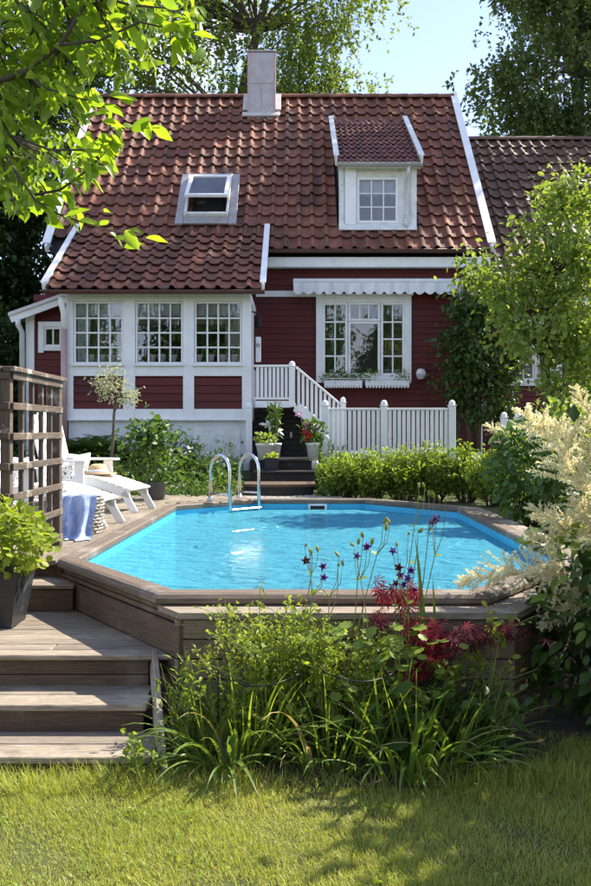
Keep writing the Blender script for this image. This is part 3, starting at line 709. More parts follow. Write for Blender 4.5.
pw = MB().box(X(194, DS), X(240, DS), DS+.045, DS+.059, GZ0-.2, Z(427, DS), .004); pw.ob('hatch', m_white_old, house)
MB().box(sx[0]+.02, sx[7]-.02, DS+.1, DM-.03, zp-.12, zp-.04).ob('sunroom_floor', m_floor_in, house)
MB().box(sx[0]+.02, sx[7]-.02, DS+.05, DM-.03, zh+.005, zh+.03).ob('sunroom_ceiling', m_interior, house)
for k, nm in ((1, 'left'), (3, 'middle'), (5, 'right')):
    wo = window(house, (73, 0, 135, 0, 194)[k-1]+.3, (123, 0, 183, 0, 242)[k-1]-.3, 301.3, 363.7, DS, 4, 4, fw=.03, bar=.026, yoff=.06, label=nm+' sunroom window of sixteen panes')
    # lace valance + side curtain
    x0, x1 = sx[k]+.02, sx[k+1]-.02; v = []; f = []; n = 40
    for i in range(n+1):
        q = i/n; yy = DS+.12+.012*math.sin(q*60); zz = zt-.20-.035*abs(math.sin(q*PI*7))
        v += [(x0+(x1-x0)*q, yy, zt-.01), (x0+(x1-x0)*q, yy+.004, zz)]
        if i: f.append((2*i-2, 2*i, 2*i+1, 2*i-1))
    MB().raw(v, f).ob('lace_valance', m_lace, wo, True)
    if k == 1:
        v = []; f = []; n = 24
        for i in range(n+1):
            q = i/n; yy = DS+.22+.022*math.sin(q*26); v += [(x0+.22*q, yy, zt), (x0+.20*q, yy, zs)]
            if i: f.append((2*i-2, 2*i, 2*i+1, 2*i-1))
        MB().raw(v, f).ob('curtain', m_curtain, wo, True)
MB().box(sx[0]+.11, sx[7]-.11, DS+.096, DS+.34, zs-.012, zs+.012, .004).ob('window_sill', m_white, house)
# side glazing panes of the sunroom (right side faces the stairs)
MB().box(sx[7]-.06, sx[7]-.05, DS+.14, DM-.03, zs, zt).ob('side_pane', m_glass, house)
MB().box(sx[0]+.05, sx[0]+.06, DS+.14, DM-.03, zs, zt).ob('side_pane', m_glass, house)
# downpipe at the sunroom's left corner (white elbow on a red pipe)
dp = MB().tube([P(61, 296, 14.5), P(61.5, 303, 14.5), P(64, 314, 14.62), P(64, 330, 14.64)], .05, 10).ob('downpipe', m_white, house, True)
MB().tube([P(64, 329, 14.64), P(64, 440, 14.64)], .052, 10).ob('lower_pipe', m_pinkmetal, dp, True)
# big kitchen window
cas = MB()
zc1, zc0 = Z(296, DM), Z(383, DM)
cas.box(X(316, DM), X(322.5, DM), DM-.075, DM-.024, zc0, zc1, .005).box(X(404.5, DM), X(411, DM), DM-.075, DM-.024, zc0, zc1, .005).box(X(322.5, DM), X(404.5, DM), DM-.073, DM-.024, Z(303, DM), zc1-.002, .005)
cas.box(X(322.5, DM), X(404.5, DM), DM-.073, DM-.024, zc0+.002, Z(376, DM), .005)
cas.box(X(314, DM), X(413, DM), DM-.10, DM-.024, zc1, zc1+.03, .005)
casing = cas.ob('window_casing', m_white, house)
for (a, b, c, e, co_, ro, lb) in ((322.5, 347.5, 302.8, 375.8, 2, 4, 'left sash with eight panes'), (380.5, 404.5, 302.8, 375.8, 2, 4, 'right sash with eight panes'), (348, 380, 302.8, 321.3, 3, 1, 'three-pane transom'), (348, 380, 321.7, 375.8, 1, 1, 'single large middle pane')):
    window(house, a, b, c, e, DM, co_, ro, fw=.045, bar=.028, yoff=-.02, label=lb)
MB().box(X(321, DM), X(406, DM), DM+.02, DM+.3, Z(376, DM)-.03, Z(376, DM), .004).ob('window_sill', m_white, house)
# dormer
DD = 16.66
dorm = MB(); dz0, dz1 = Z(230, DD), Z(163, DD)
wx0, wx1 = X(357, DD), X(398, DD); wz0, wz1 = Z(223, DD), Z(177.5, DD)
wallplate(dorm, X(344, DD), X(411, DD), dz0, dz1+.02, DD, DD+.06, holes=[(wx0, wx1, wz0, wz1)])
dormer = dorm.ob('dormer', m_white_old, house)
ck = MB()
for x in (X(341, DD), X(414, DD)):
    ck.raw([(x, DD-.0, dz0-.02), (x, DD-.0, dz1+.05), (x, 18.9, dz1+1.3), (x, 18.9, 7.7)], [(0, 1, 2, 3)])
ck.ob('dormer_cheek', m_metal, dormer)
MB().box(X(339, DD), X(344, DD), DD-.02, DD+.04, dz0-.03, dz1, .005).box(X(411, DD), X(416.5, DD), DD-.02, DD+.04, dz0-.03, dz1, .005).box(X(344, DD), X(411, DD), DD-.035, DD-.002, dz0+.02, dz0+.10, .004).obox(Matrix.Translation((X(377.5, DD), DD-.05, dz0+.055)) @ Matrix.Rotation(PITCH, 4, 'X'), (X(416.5, DD)-X(339, DD), .22, .025), .006).ob('dormer_flashing', m_white_old, dormer)
MB().box(X(345, DD), X(356, DD), DD-.045, DD-.003, Z(225, DD), Z(169, DD), .005).ob('shutter_board', m_white, dormer)
MB().box(X(338, DD), X(421, DD), DD-.20, DD-.001, Z(169, DD), Z(164, DD), .004).ob('dormer_soffit', m_white_old, dormer)
dw = window(house, 357, 398, 177.5, 223, DD, 3, 3, fw=.045, bar=.022, yoff=.02, name='dormer_window')
v = []; f = []
for i in range(31):
    q = i/30; yy = DD+.12+.015*math.sin(q*40); v += [(wx0+(wx1-wx0)*q, yy, wz1-.04), (wx0+(wx1-wx0)*q, yy, wz1-.30-.02*math.sin(q*30))]
    if i: f.append((2*i-2, 2*i, 2*i+1, 2*i-1))
MB().raw(v, f).ob('curtain', m_lace, dw, True)
MB().box(wx0-.1, wx1+.1, DD+.9, DD+.92, wz0-.3, wz1+.2).ob('room_back', m_interior, dw)
DRE = (16.44, Z(162.5, 16.44)); DRT = (18.95, Z(122, 18.95)); dl = math.hypot(DRT[0]-DRE[0], DRT[1]-DRE[1]); dpi = math.atan2(DRT[1]-DRE[1], DRT[0]-DRE[0])
dx0, dx1 = X(338, 16.44), X(420, 16.44)
tv3, tf3, tu3 = tile_verts((dx1-dx0)/13+.003, dl/10+.04, dpi, h=.026, lip=.012, tilt=.034, n=5)
dr = MB().raw([(dx0, DRE[0]+.02, DRE[1]-.05), (dx1, DRE[0]+.02, DRE[1]-.05), (dx1, DRT[0], DRT[1]-.05), (dx0, DRT[0], DRT[1]-.05)], [(0, 1, 2, 3)])
for r in range(10):
    for c in range(13):
        bse = np.array((dx0+c*(dx1-dx0)/13, DRE[0], DRE[1]))+tu3*(r*dl/10)+np.array((0, 0, random.uniform(-.003, .003))); dr.raw([tuple(np.array(q)+bse) for q in tv3], tf3)
stuff(dr.ob('dormer_roof', mat('dormer_tile', (.24, .085, .058), (.14, .055, .042), rough=.6, nscale=5, rnd=.3, c3=(.07, .05, .04), n3=4), house))
for x in (dx0-.03, dx1+.03):
    plank(dormer, (x, DRE[0]-.04, DRE[1]+.02), (x, DRT[0]+.03, DRT[1]+.03), .18, .04, m_white_old, up=(1, 0, 0), name='barge_board')
    plank(dormer, (x, DRE[0]-.04, DRE[1]+.125), (x, DRT[0]+.03, DRT[1]+.135), .10, .02, m_white_old, name='barge_capping')
gutter(dx0-.02, dx1+.03, DRE[0]-.03, DRE[1]-.04, m_metal, dormer, r=.045)
MB().tube([P(409, 166, 16.42), P(408, 174, 16.45), P(406, 182, 16.6), P(407, 210, 16.6), P(405, 222, 16.6), P(407, 227, 16.55)], .035, 10).ob('dormer_downpipe', m_flash, dormer, True)
# skylight, its sash tilted open
pm_ = Matrix.Rotation(PITCH, 4, 'X'); uu_ = Vector((0, math.cos(PITCH), math.sin(PITCH))); nn_ = Vector((0, -math.sin(PITCH), math.cos(PITCH)))
def roofpt(px, py): d_ = roofd(py); return P(px, py, d_)
o0 = roofpt(206, 227.5); Ls = (roofpt(206, 181)-o0).length; Wd = (X(231, o0.y)-X(181, o0.y))
Msk = Matrix.Translation(o0+nn_*.10) @ pm_
fl = MB()
fl.obox(Msk @ Matrix.Translation((-Wd/2-.03, Ls/2, 0)), (.15, Ls+.1, .06), .01).obox(Msk @ Matrix.Translation((Wd/2+.03, Ls/2, 0)), (.15, Ls+.1, .06), .01)
fl.obox(Msk @ Matrix.Translation((0, Ls, .001)), (Wd-.09, .12, .06), .01).obox(Msk @ Matrix.Translation((0, .08, -.005)), (Wd-.09, .2, .05), .01)
skl = fl.ob('skylight', m_metal, house)
MB().obox(Msk @ Matrix.Translation((-Wd/2+.075, Ls/2+.05, .04)), (.05, Ls-.25, .09), .008).obox(Msk @ Matrix.Translation((Wd/2-.075, Ls/2+.05, .04)), (.05, Ls-.25, .09), .008).obox(Msk @ Matrix.Translation((0, .22, .04)), (Wd-.1, .05, .09), .008).ob('skylight_frame', m_white_old, skl)
MB().obox(Msk @ Matrix.Translation((0, Ls/2, -.25)), (Wd-.1, Ls-.2, .02)).ob('dark_well_panel', m_iron, skl)  # black sheet in place of the shade inside the skylight well
hinge = Msk @ Matrix.Translation((0, Ls*.93, .07)) @ Matrix.Rotation(math.radians(-13), 4, 'X')
sl_ = Ls*.70; sw = Wd-.2
sash = MB().obox(hinge @ Matrix.Translation((-sw/2, -sl_/2, 0)), (.07, sl_, .06), .008).obox(hinge @ Matrix.Translation((sw/2, -sl_/2, 0)), (.07, sl_, .06), .008).obox(hinge @ Matrix.Translation((0, -.02, .001)), (sw-.07, .08, .06), .008).obox(hinge @ Matrix.Translation((0, -sl_+.03, .002)), (sw-.07, .07, .06), .008).ob('skylight_sash', m_white, skl)
MB().obox(hinge @ Matrix.Translation((0, -sl_/2, 0)), (sw-.06, sl_-.06, .006)).ob('pane', m_glass, skl)
v = []; f = []
for i in range(25):
    q = i/24
    for t_ in (0, 1): v.append(tuple(hinge @ Vector((-sw/2+.05+(sw-.1)*q, -.05-t_*(sl_*.80+.03*math.sin(q*30)), -.06+.012*math.sin(q*34)))))
    if i: f.append((2*i-2, 2*i, 2*i+1, 2*i-1))
MB().raw(v, f).ob('blind', m_lace, skl, True)
# chimney
CDp = 19.45
chx0, chx1 = X(248, CDp), X(275, CDp); cz1 = Z(52, CDp)
chim = MB().box(chx0, chx1, CDp, CDp+.62, 7.9, cz1, .01).ob('chimney', m_metal, house)
MB().box(chx0-.03, chx1+.03, CDp-.03, CDp+.65, cz1+.002, cz1+.035, .008).ob('chimney_cap', m_metal, chim)
MB().box(chx0+.004, chx1-.004, CDp-.010, CDp-.002, Z(83.4, CDp), Z(82.8, CDp)).box((chx0+chx1)/2-.006, (chx0+chx1)/2+.006, CDp-.011, CDp-.002, Z(110, CDp), Z(84, CDp)).ob('seam', m_pinkmetal, chim)
MB().box(chx0-.012, chx0+.03, CDp-.008, CDp+.05, 7.9, cz1-.01).box(chx1-.03, chx1+.012, CDp-.008, CDp+.3, 7.9, cz1-.01).ob('corner_trim', m_pinkmetal, chim)
q0 = roofpt(261, 116.5)
Mc = Matrix.Translation(q0+nn_*.11) @ pm_
MB().obox(Mc @ Matrix.Translation((0, -.075, -.02)), (chx1-chx0+.22, .14, .05), .01).obox(Mc @ Matrix.Translation((chx0-q0.x-.05, .42, 0)), (.14, .7, .05), .01).obox(Mc @ Matrix.Translation((chx1-q0.x+.05, .42, 0)), (.14, .7, .05), .01).ob('chimney_flashing', m_flash, chim)
# awning
AD = 16.30
aw = MB().box(X(293, AD), X(460, AD), AD-.06, DM-.025, Z(283, AD), Z(279, AD), .012).ob('awning', m_awn, house)
n = 33; ax0, ax1 = X(293.5, AD), X(459.5, AD); vw = (ax1-ax0)/n
for k in range(n):
    v = []; f = []; s_ = 6
    for i in range(s_+1):
        q = i/s_; x = ax0+(k+q)*vw; yy = AD-.065+.012*math.sin((k+q)*1.1)
        v += [(x, yy, Z(283, AD)), (x, yy-.004, Z(292, AD)-.055*math.sin(PI*(((k+q)*.5) % 1)))]
        if i: f.append((2*i-2, 2*i-1, 2*i+1, 2*i))
    MB().raw(v, f).ob('valance_strip', m_awn2 if k % 3 == 1 else m_awn, aw, True)
MB().box(X(460.3, AD), X(463, AD), AD-.02, DM-.025, Z(300, AD), Z(278, AD), .01).ob('awning_bracket', m_white, house)
# cellar door and boarding under the landing
dd_ = 15.7
dwall = MB().box(X(252, dd_), X(330, dd_), dd_+.03, dd_+.1, GZ0, 2.0).ob('cellar_wall', m_black_wood, house)
for k in range(9): plank(dwall, (X(252, dd_), dd_+.012, 1.25+k*.092), (X(283, dd_), dd_+.012, 1.25+k*.092), .025, .084, m_black_wood, name='board')
for k in range(9): plank(dwall, (X(284, dd_), dd_+.008, 1.25+k*.092), (X(302, dd_), dd_+.008, 1.25+k*.092), .03, .086, m_black_wood, name='board')
MB().box(X(290, dd_), X(292, dd_), dd_-.03, dd_-.01, Z(438, dd_), Z(432, dd_), .004).tube([P(291, 435, dd_-.03), P(291, 435, dd_-.07), P(293, 435, dd_-.07)], .01, 6).ob('door_handle', m_enamel, dwall)
# lean-to on the left
LD = 15.5
lean = siding(MB(), X(34, LD), X(70, LD), GZ0, Z(297, LD)+.05, LD, holes=[(X(44, LD), X(70, LD), Z(347, LD), Z(327, LD))]).ob('lean_to_wall', m_red, house)
MB().box(X(27, LD), X(70, LD), LD+.012, LD+.1, GZ0, Z(347, LD)).box(X(27, LD), X(44, LD), LD+.012, LD+.1, Z(347, LD), Z(308, LD)).box(X(34, LD), X(70, LD), LD+.013, LD+.1, Z(326, LD), Z(300, LD)).box(X(27, LD)-.0, X(27, LD)+.1, LD+.1, 17, GZ0, Z(314, LD)).ob('lean_to_core', m_red, house)
MB().box(X(26.5, LD), X(35, LD), LD-.05, LD+.05, GZ0, Z(311, LD), .004).ob('corner_board', m_white, house)
plank(house, P(10, 318, LD-.25), P(68, 297, LD-.25), .03, .17, m_white, up=(0, 0, 1), name='lean_to_barge')
lr = MB(); a = P(8, 316, LD-.3); b = P(70, 294, LD-.3)
lr.raw([a+Vector((0, 0, .06)), b+Vector((0, 0, .06)), b+Vector((0, 2.5, .06)), a+Vector((0, 2.5, .06)), a, b, b+Vector((0, 2.5, 0)), a+Vector((0, 2.5, 0))], [(0, 1, 2, 3), (7, 6, 5, 4), (0, 4, 5, 1), (0, 3, 7, 4), (1, 5, 6, 2)]).ob('lean_to_roof', m_flash, house)
MB().box(X(39, LD), X(44.5, LD), LD-.06, LD-.024, Z(353, LD), Z(322, LD), .004).box(X(44.5, LD), X(68, LD), LD-.058, LD-.024, Z(327, LD), Z(322, LD), .004).box(X(44.5, LD), X(68, LD), LD-.058, LD-.024, Z(351, LD), Z(347, LD), .004).ob('window_casing', m_white, house)
window(house, 44, 70, 327, 347, LD, 3, 1, fw=.04, bar=.025, yoff=-.005, label='small lean-to window')
MB().box(X(44, LD), X(70, LD), LD+.25, LD+.3, Z(352, LD), Z(322, LD)).ob('lean_to_dark_backing', m_iron, house)  # black panel stands in for the unlit room behind the window
MB().tube([P(18, 319, LD-.28), P(18, 324, LD-.28), P(22, 332, LD-.1), P(22.5, 450, LD-.08)], .045, 10).ob('lean_to_downpipe', m_white, house, True)

# ------------------------------------------------------------------ wing on the right
wing = thing('house_wing', (6, 18, .9), 'right-hand wing of the red house with darker brown roof tiles', 'house')
WD = 17.60
wh = (X(512, WD), X(556, WD), Z(381, WD), Z(322, WD))
siding(MB(), HX1+.02, 9.0, GZ0, 4.4, WD, holes=[wh]).ob('wall', m_red, wing)
wallplate(MB(), HX1+.02, 9.0, GZ0, 4.4, WD+.012, WD+.14, holes=[wh]).box(8.86, 9.0, WD+.14, 24.5, GZ0, 4.4).box(HX1+.02, 8.86, WD+1.4, WD+1.45, 2.0, 4.3).ob('wall_core', m_interior, wing)
MB().raw([(8.95, WD, 4.4), (8.95, 24.4, 4.4), (8.95, 21, 7.9)], [(0, 1, 2)]).ob('gable', m_red, wing)
WE = (17.15, 4.30); wrl = 5.6
wr = MB().raw([(HX1, WE[0]+.02, WE[1]-.05), (9.2, WE[0]+.02, WE[1]-.05), (9.2, WE[0]+3.82, WE[1]+4.05), (HX1, WE[0]+3.82, WE[1]+4.05), (9.2, 24.8, 4.2), (HX1, 24.8, 4.2)], [(0, 1, 2, 3), (3, 2, 4, 5)]).ob('roof', m_under, wing)
tile_wing = MB().raw(tv, tf).mesh('tile', m_tile_dk); k = 0
for r in range(16):
    for c in range(19):
        base = np.array((RX1+.14+c*TW, WE[0], WE[1]))+tu*(r*TG)
        link('tile', tile_wing, wr, Matrix.Translation(base+np.array((0, 0, random.uniform(-.009, .009)))) @ Matrix.Rotation(random.gauss(0, .012), 4, 'Z'))
rgm2 = rg.mesh('ridge_tile', m_tile_dk, True)
for k in range(15): link('ridge_tile', rgm2, wr, Matrix.Translation((RX1+.15+k*.345, WE[0]+3.83, WE[1]+4.09)) @ Matrix.Rotation(-.03, 4, 'Y'))
gutter(RX1+.1, 9.2, WE[0]-.02, WE[1]-.04, m_metal_gut, wing)
MB().box(RX1+.1, 9.1, WE[0]+.10, WE[0]+.15, WE[1]-.28, WE[1]-.08, .005).ob('fascia', m_white, wing)
MB().box(X(507, WD), X(512.5, WD), WD-.06, WD-.024, Z(386, WD), Z(316, WD), .004).box(X(555.5, WD), X(561, WD), WD-.06, WD-.024, Z(386, WD), Z(316, WD), .004).box(X(512.5, WD), X(555.5, WD), WD-.058, WD-.024, Z(386, WD), Z(380, WD), .004).box(X(512.5, WD), X(555.5, WD), WD-.058, WD-.024, Z(322, WD), Z(316, WD), .004).ob('window_casing', m_white, wing)
window(wing, 512, 533.8, 322, 380.5, WD, 2, 4, fw=.04, bar=.025, yoff=-.01); window(wing, 534.2, 556, 322, 380.5, WD, 2, 4, fw=.04, bar=.025, yoff=-.01)
MB().box(HX1+.1, 9.0, WD-.04, WD-.023, Z(303, WD), Z(298, WD), .003).ob('trim_band', m_white, wing)

# ------------------------------------------------------------------ porch landing and stair
PD = 14.6
por = thing('porch_stair', (.1, 15, 1.2), 'white railed porch landing with a stair descending to the right', 'stairs')
lx0, lx1 = X(254, PD)+.02, X(293, PD); lz = Z(404, PD); rz = Z(366, PD)
for k in range(8): plank(por, (lx0, PD+.10+k*.24, lz), (lx1+.05, PD+.10+k*.24, lz), .225, .03, m_white, name='landing_board')
MB().box(lx0, lx1-.03, PD-.03, PD-.008, lz-.06, lz+.05, .004).ob('fascia', m_white, por)
def newel(px, pz1, pz0, d, parent, s=.085, name='post'):
    x = X(px, d); z1, z0 = Z(pz1, d), Z(pz0, d)
    mb = MB().box(x-s/2, x+s/2, d-s/2, d+s/2, z0, z1-.06, .005); h = s/2+.012
    mb.box(x-h, x+h, d-h, d+h, z1-.06, z1-.045, .003); hh = s/2
    mb.lathe([(hh*.9, z1-.045), (hh*1.05, z1-.02), (hh*.8, z1+.012), (hh*.3, z1+.03), (0.0005, z1+.032)], (x, d, 0), 12)
    return mb.ob(name, m_white, parent)
newel(292, 363, 407, PD, por, .10); newel(343, 399, 446, PD, por, .085); newel(249, 404, 463, 14.45, por, .10)
plank(por, (lx0-.02, PD, rz), (lx1-.05, PD, rz), .07, .035, m_white, name='handrail')
plank(por, (lx0-.02, PD, lz+.09), (lx1-.05, PD, lz+.09), .04, .035, m_white, name='bottom_rail')
nb = 8
bm_ = MB().box(-.023, .023, -.011, .011, lz+.108, rz-.018, .003).mesh('baluster', m_white)
for k in range(nb): link('baluster', bm_, por, Matrix.Translation((lx0+.04+k*(lx1-lx0-.15)/(nb-1), PD, 0)))
# flight
fx0, fx1 = lx1+.05, X(340, PD); fz0, fz1 = rz-.02, Z(404, PD)
plank(por, (fx0, PD, fz0), (fx1, PD, fz1), .07, .035, m_white, name='handrail')
sl0, sl1 = lz+.02, Z(441, PD)
plank(por, (fx0, PD, sl0-.06), (fx1+.02, PD, sl1-.06), .035, .16, m_white, name='stringer')
nb = 10
for k in range(nb):
    q = (k+.6)/nb; x = fx0+(fx1-fx0)*q; MB().box(x-.022, x+.022, PD-.011, PD+.011, sl0+(sl1-sl0)*q+.02, fz0+(fz1-fz0)*q-.018, .003).ob('baluster', m_white, por)
for k in range(5):
    q = (k+.5)/5; x = fx0+(fx1-fx0)*q; MB().box(x-.10, x+.10, PD+.03, PD+.95, sl0+(sl1-sl0)*q-.03, sl0+(sl1-sl0)*q, .005).ob('tread', m_white, por)
plank(por, (fx0, PD+1.0, sl0-.06), (fx1+.02, PD+1.0, sl1-.06), .035, .16, m_white, name='stringer')
# picket fence in front of the stair
FD = 13.8
fen = thing('picket_fence', (1.4, FD, 1.1), 'white picket fence with three round-capped posts below the kitchen window', 'fence')
def picket_run(par, pxs, pz1, pz0, d, post0):
    for p in pxs: newel(p, pz1-3, post0, d, par, .10)
    zt_, zb_ = Z(pz1+4, d), Z(pz0, d)
    for a, b in zip(pxs, pxs[1:]):
        x0, x1 = X(a, d)+.055, X(b, d)-.055
        plank(par, (x0, d, zt_), (x1, d, zt_), .06, .035, m_white, name='rail'); plank(par, (x0, d+.025, zb_+.10), (x1, d+.025, zb_+.10), .03, .05, m_white, name='rail')
        n = int((x1-x0)/.068); pmsh = MB().box(-.0255, .0255, -.010, .010, zb_, zt_-.018, .003).mesh('picket', m_white)
        for k in range(n): link('picket', pmsh, par, Matrix.Translation((x0+(k+.5)*(x1-x0)/n, d-.004, 0)))
picket_run(fen, (325, 384, 452), 405, 459, FD, 470)
fen2 = thing('picket_fence', (3.4, 14.2, 1.1), 'short white fence half hidden behind the leafy shrub on the right', 'fence')
picket_run(fen2, (504, 518, 560), 417, 455, 14.2, 470)
# dark steps up to the cellar door
st = thing('dark_steps', (-.2, 12.6, .8), 'three dark stained wooden steps between the flower pots and the pool', 'steps')
cxs = X(279, 12.3)
def roundstep(xa, xb, y0, y1, z0, z1, bul, name):
    pts = [(xa, y1), (xa, y0+.15)]+[(xa+(xb-xa)*(i/12), y0-bul*math.sin(PI*i/12)+.0) for i in range(13)]+[(xb, y0+.15), (xb, y1)]
    return MB().prism(pts[::-1], z0, z1).ob(name, m_wood_dk, st)
roundstep(X(243, 11.9), X(316, 11.9), 12.0, 12.70, .895, .93, .14, 'tread'); 
MB().prism([(p[0], p[1]) for p in [(X(316, 11.9)-.03, 12.7), (X(316, 11.9)-.03, 12.1)]+[(X(316, 11.9)-.03-(X(316, 11.9)-X(243, 11.9)-.06)*(i/12), 12.03-.14*math.sin(PI*i/12)) for i in range(13)]+[(X(243, 11.9)+.03, 12.1), (X(243, 11.9)+.03, 12.7)]], .70, .894).ob('riser', m_black_wood, st)
MB().box(X(253, 12.7), X(316, 12.7), 12.66, 13.08, 1.04, 1.07, .006).ob('tread', m_black_wood, st); MB().box(X(253, 12.7), X(316, 12.7), 12.705, 13.08, .7, 1.039).ob('riser', m_black_wood, st)
MB().box(X(250, 13.1), X(320, 13.1), 13.06, 15.69, 1.19, 1.22, .006).ob('tread', m_black_wood, st); MB().box(X(250, 13.1), X(320, 13.1), 13.10, 15.69, .7, 1.189).ob('riser', m_black_wood, st)

# ------------------------------------------------------------------ small things on the house
def bush(parent, c, r, n, ls, m, T=None, seed=0, name='foliage', hollow=.2, droop=-.2):
    R = np.random.default_rng(seed+5); p, u = ellipsoid_pts(c, r, n, R, hollow)
    V, F = leafcloud(p, ls, T if T is not None else T_oval(), u, droop, R=R); return link(name, npmesh(name, V, F, m), parent)
def pot_at(loc, r, h, label, m=m_pot, plant=None, psz=(.1, .1, .12), n=60, ls=.05, flowers=None, group=None, taper=.72, name='flower_pot', seed=1, square=False, fl_n=14):
    t = thing(name, loc, label, 'plant pot', group); x, y, z = loc
    if square:
        mb = MB(); 
        for (a, za, b, zb_) in ((r*taper, 0, r, h),):
            v = [(x+sx_*q, y+sy_*q, z+zz) for (q, zz) in ((a, 0), (b, zb_), (b*1.06, zb_+.001), (b*1.06, zb_+.03), (b*.9, zb_+.03), (b*.88, zb_-.05)) for (sx_, sy_) in ((-1, -1), (1, -1), (1, 1), (-1, 1))]
            f = [(3, 2, 1, 0), (20, 21, 22, 23)]+[(4*k+i, 4*k+(i+1) % 4, 4*k+4+(i+1) % 4, 4*k+4+i) for k in range(5) for i in range(4)]
            mb.raw(v, f)
        mb.ob('pot', m, t)
    else:
        MB().lathe([(r*taper, 0), (r*.98, h*.86), (r*1.06, h*.87), (r*1.07, h), (r*.95, h), (r*.9, h*.9), (0.001, h*.9)], loc, 20).ob('pot', m, t, True)
    if plant: bush(t, (x, y, z+h+psz[2]*.75), psz, n, ls, plant, seed=seed)
    if flowers:
        R = np.random.default_rng(seed+50); p, u = ellipsoid_pts((x, y, z+h+psz[2]*.95), [q*1.05 for q in psz], fl_n, R, .8); u[:, 1] -= .5
        pp = np.repeat(p, 6, 0)+R.normal(size=(len(p)*6, 3))*.012; V, F = leafcloud(pp, ls*.8, T_oval(.8), None, 0, R=R); link('flowers', npmesh('flowers', V, F, flowers), t)
    return t
# pots on the sunroom sill
ordn = ('first', 'second', 'third', 'fourth')
for wname, pxs in (('left', (90.5, 102, 111.5, 120)), ('middle', (138.5, 152, 162, 173)), ('right', (198.5, 210.6, 222.4, 234))):
    for k, p in enumerate(pxs):
        fl = {('middle', 3): lf_pink, ('middle', 2): lf_whitep, ('middle', 0): lf_pink}.get((wname, k))
        pot_at((X(p, DS+.175), DS+.175, zs+.013), .072, .15, 'white pot, %s from the left behind the %s sunroom window' % (ordn[k], wname), plant=(lf_mid, lf_fruit)[k % 2], psz=(.085, .06, .07+.035*((k*7) % 3)), n=70, ls=.055, flowers=fl, group='white pots on the sunroom sill', seed=k+len(wname)*9)
# pots in the kitchen window
for k, p in enumerate((332, 341, 387, 396)):
    pot_at((X(p, DM+.2), DM+.2, Z(376, DM)+.001), .065, .13, 'white pot, %s from the left inside the kitchen window' % ordn[k], plant=lf_mid, psz=(.06, .06, .09), n=40, ls=.05, group='white pots in the kitchen window', seed=30+k)
lamp = thing('pendant_lamp', P(363.5, 348, 17.6), 'white cone pendant lamp hanging inside the kitchen window', 'lamp')
lp = P(363.5, 347, 17.6)
MB().lathe([(.14, 0), (.12, .05), (.045, .13), (.02, .17), (.02, .2)], lp, 18).ob('lamp_shade', m_enamel, lamp, True)
MB().tube([lp+Vector((0, 0, .2)), (lp.x, lp.y, 4.6)], .006, 6).ob('cord', m_enamel, lamp)
# window boxes
for k, (a, b) in enumerate(((324, 362), (365, 409))):
    y = DM-.2; x0, x1 = X(a, y), X(b, y); z1 = Z(380.5, y); z0 = Z(386.5, y)
    t = thing('window_box', ((x0+x1)/2, y, z0), ('left white trough of green plants below the kitchen window', 'right white trough of green plants below the kitchen window')[k], 'window box', 'window boxes')
    MB().box(x0, x1, y-.09, DM-.105, z0, z1, .012).ob('trough', m_pot, t)
    r = MB()
    nsc = 14
    for i in range(nsc):
        q = x0+(i+.5)*(x1-x0)/nsc; r.box(q-.018, q+.018, y-.099, y-.091, z0-.03, z0+.03, .005)
    r.tube([(x0-.03, y-.10, z1+.03), (x1+.03, y-.10, z1+.03)], .007, 6); r.ob('scalloped_rail', m_pot, t)
    for i in range(4 if k == 0 else 3):
        q = x0+(i+.5)*(x1-x0)/(4 if k == 0 else 3)
        if k == 1 and i == 1: continue
        bush(t, (q, y, z1+.06), (.15, .09, (.09, .16)[(i+k) % 2]), 70, .055, (lf_fruit, lf_mid)[i % 2], seed=60+i+k*5)
# wall lamps
fl_ = thing('flood_lamp', P(421, 373, DM-.1), 'white round outdoor lamp on the red wall beside the vine', 'lamp')
c = P(421, 374, DM-.14)
MB().lathe([(.0, -.10), (.05, -.09), (.085, -.03), (.09, .03), (.06, .09), (0, .10)], c, 14).ob('lamp_body', m_enamel, fl_, True)
MB().tube([c+Vector((.02, .02, .06)), c+Vector((.02, .13, .02))], .025, 8).ob('bracket', m_enamel, fl_)
MB().lathe([(.001, 0), (.06, 0), (.06, .02), (.001, .02)], (0, 0, 0), 12).ob('lens', m_metal, fl_, M=Matrix.Translation(c+Vector((-.03, -.075, -.05))) @ Matrix.Rotation(1.3, 4, 'X'))
ln_ = thing('porch_lantern', P(259, 322, 15.3), 'small black lantern beside the sunroom door above the landing', 'lamp')
c = P(258.5, 328, 15.3)
MB().lathe([(.03, 0), (.055, .03), (.055, .13), (.06, .14), (.02, .2), (.005, .22)], c, 6).ob('lantern_body', m_iron, ln_)
MB().tube([c+Vector((0, 0, .2)), c+Vector((0, 0, .25)), c+Vector((-.12, .0, .28)), c+Vector((-.2, 0, .26))], .012, 6).ob('bracket', m_iron, ln_)
wh_ = thing('wall_plaque', P(259, 350, 15.2), 'narrow white box mounted beside the sunroom door', 'mailbox')
MB().box(X(255.5, 15), X(261, 15), 14.96, 15.04, Z(362, 15), Z(337, 15), .012).ob('body', m_white, wh_); MB().box(X(256, 15), X(260.5, 15), 14.93, 14.958, Z(347, 15), Z(344, 15), .004).ob('slot_flap', m_metal, wh_)

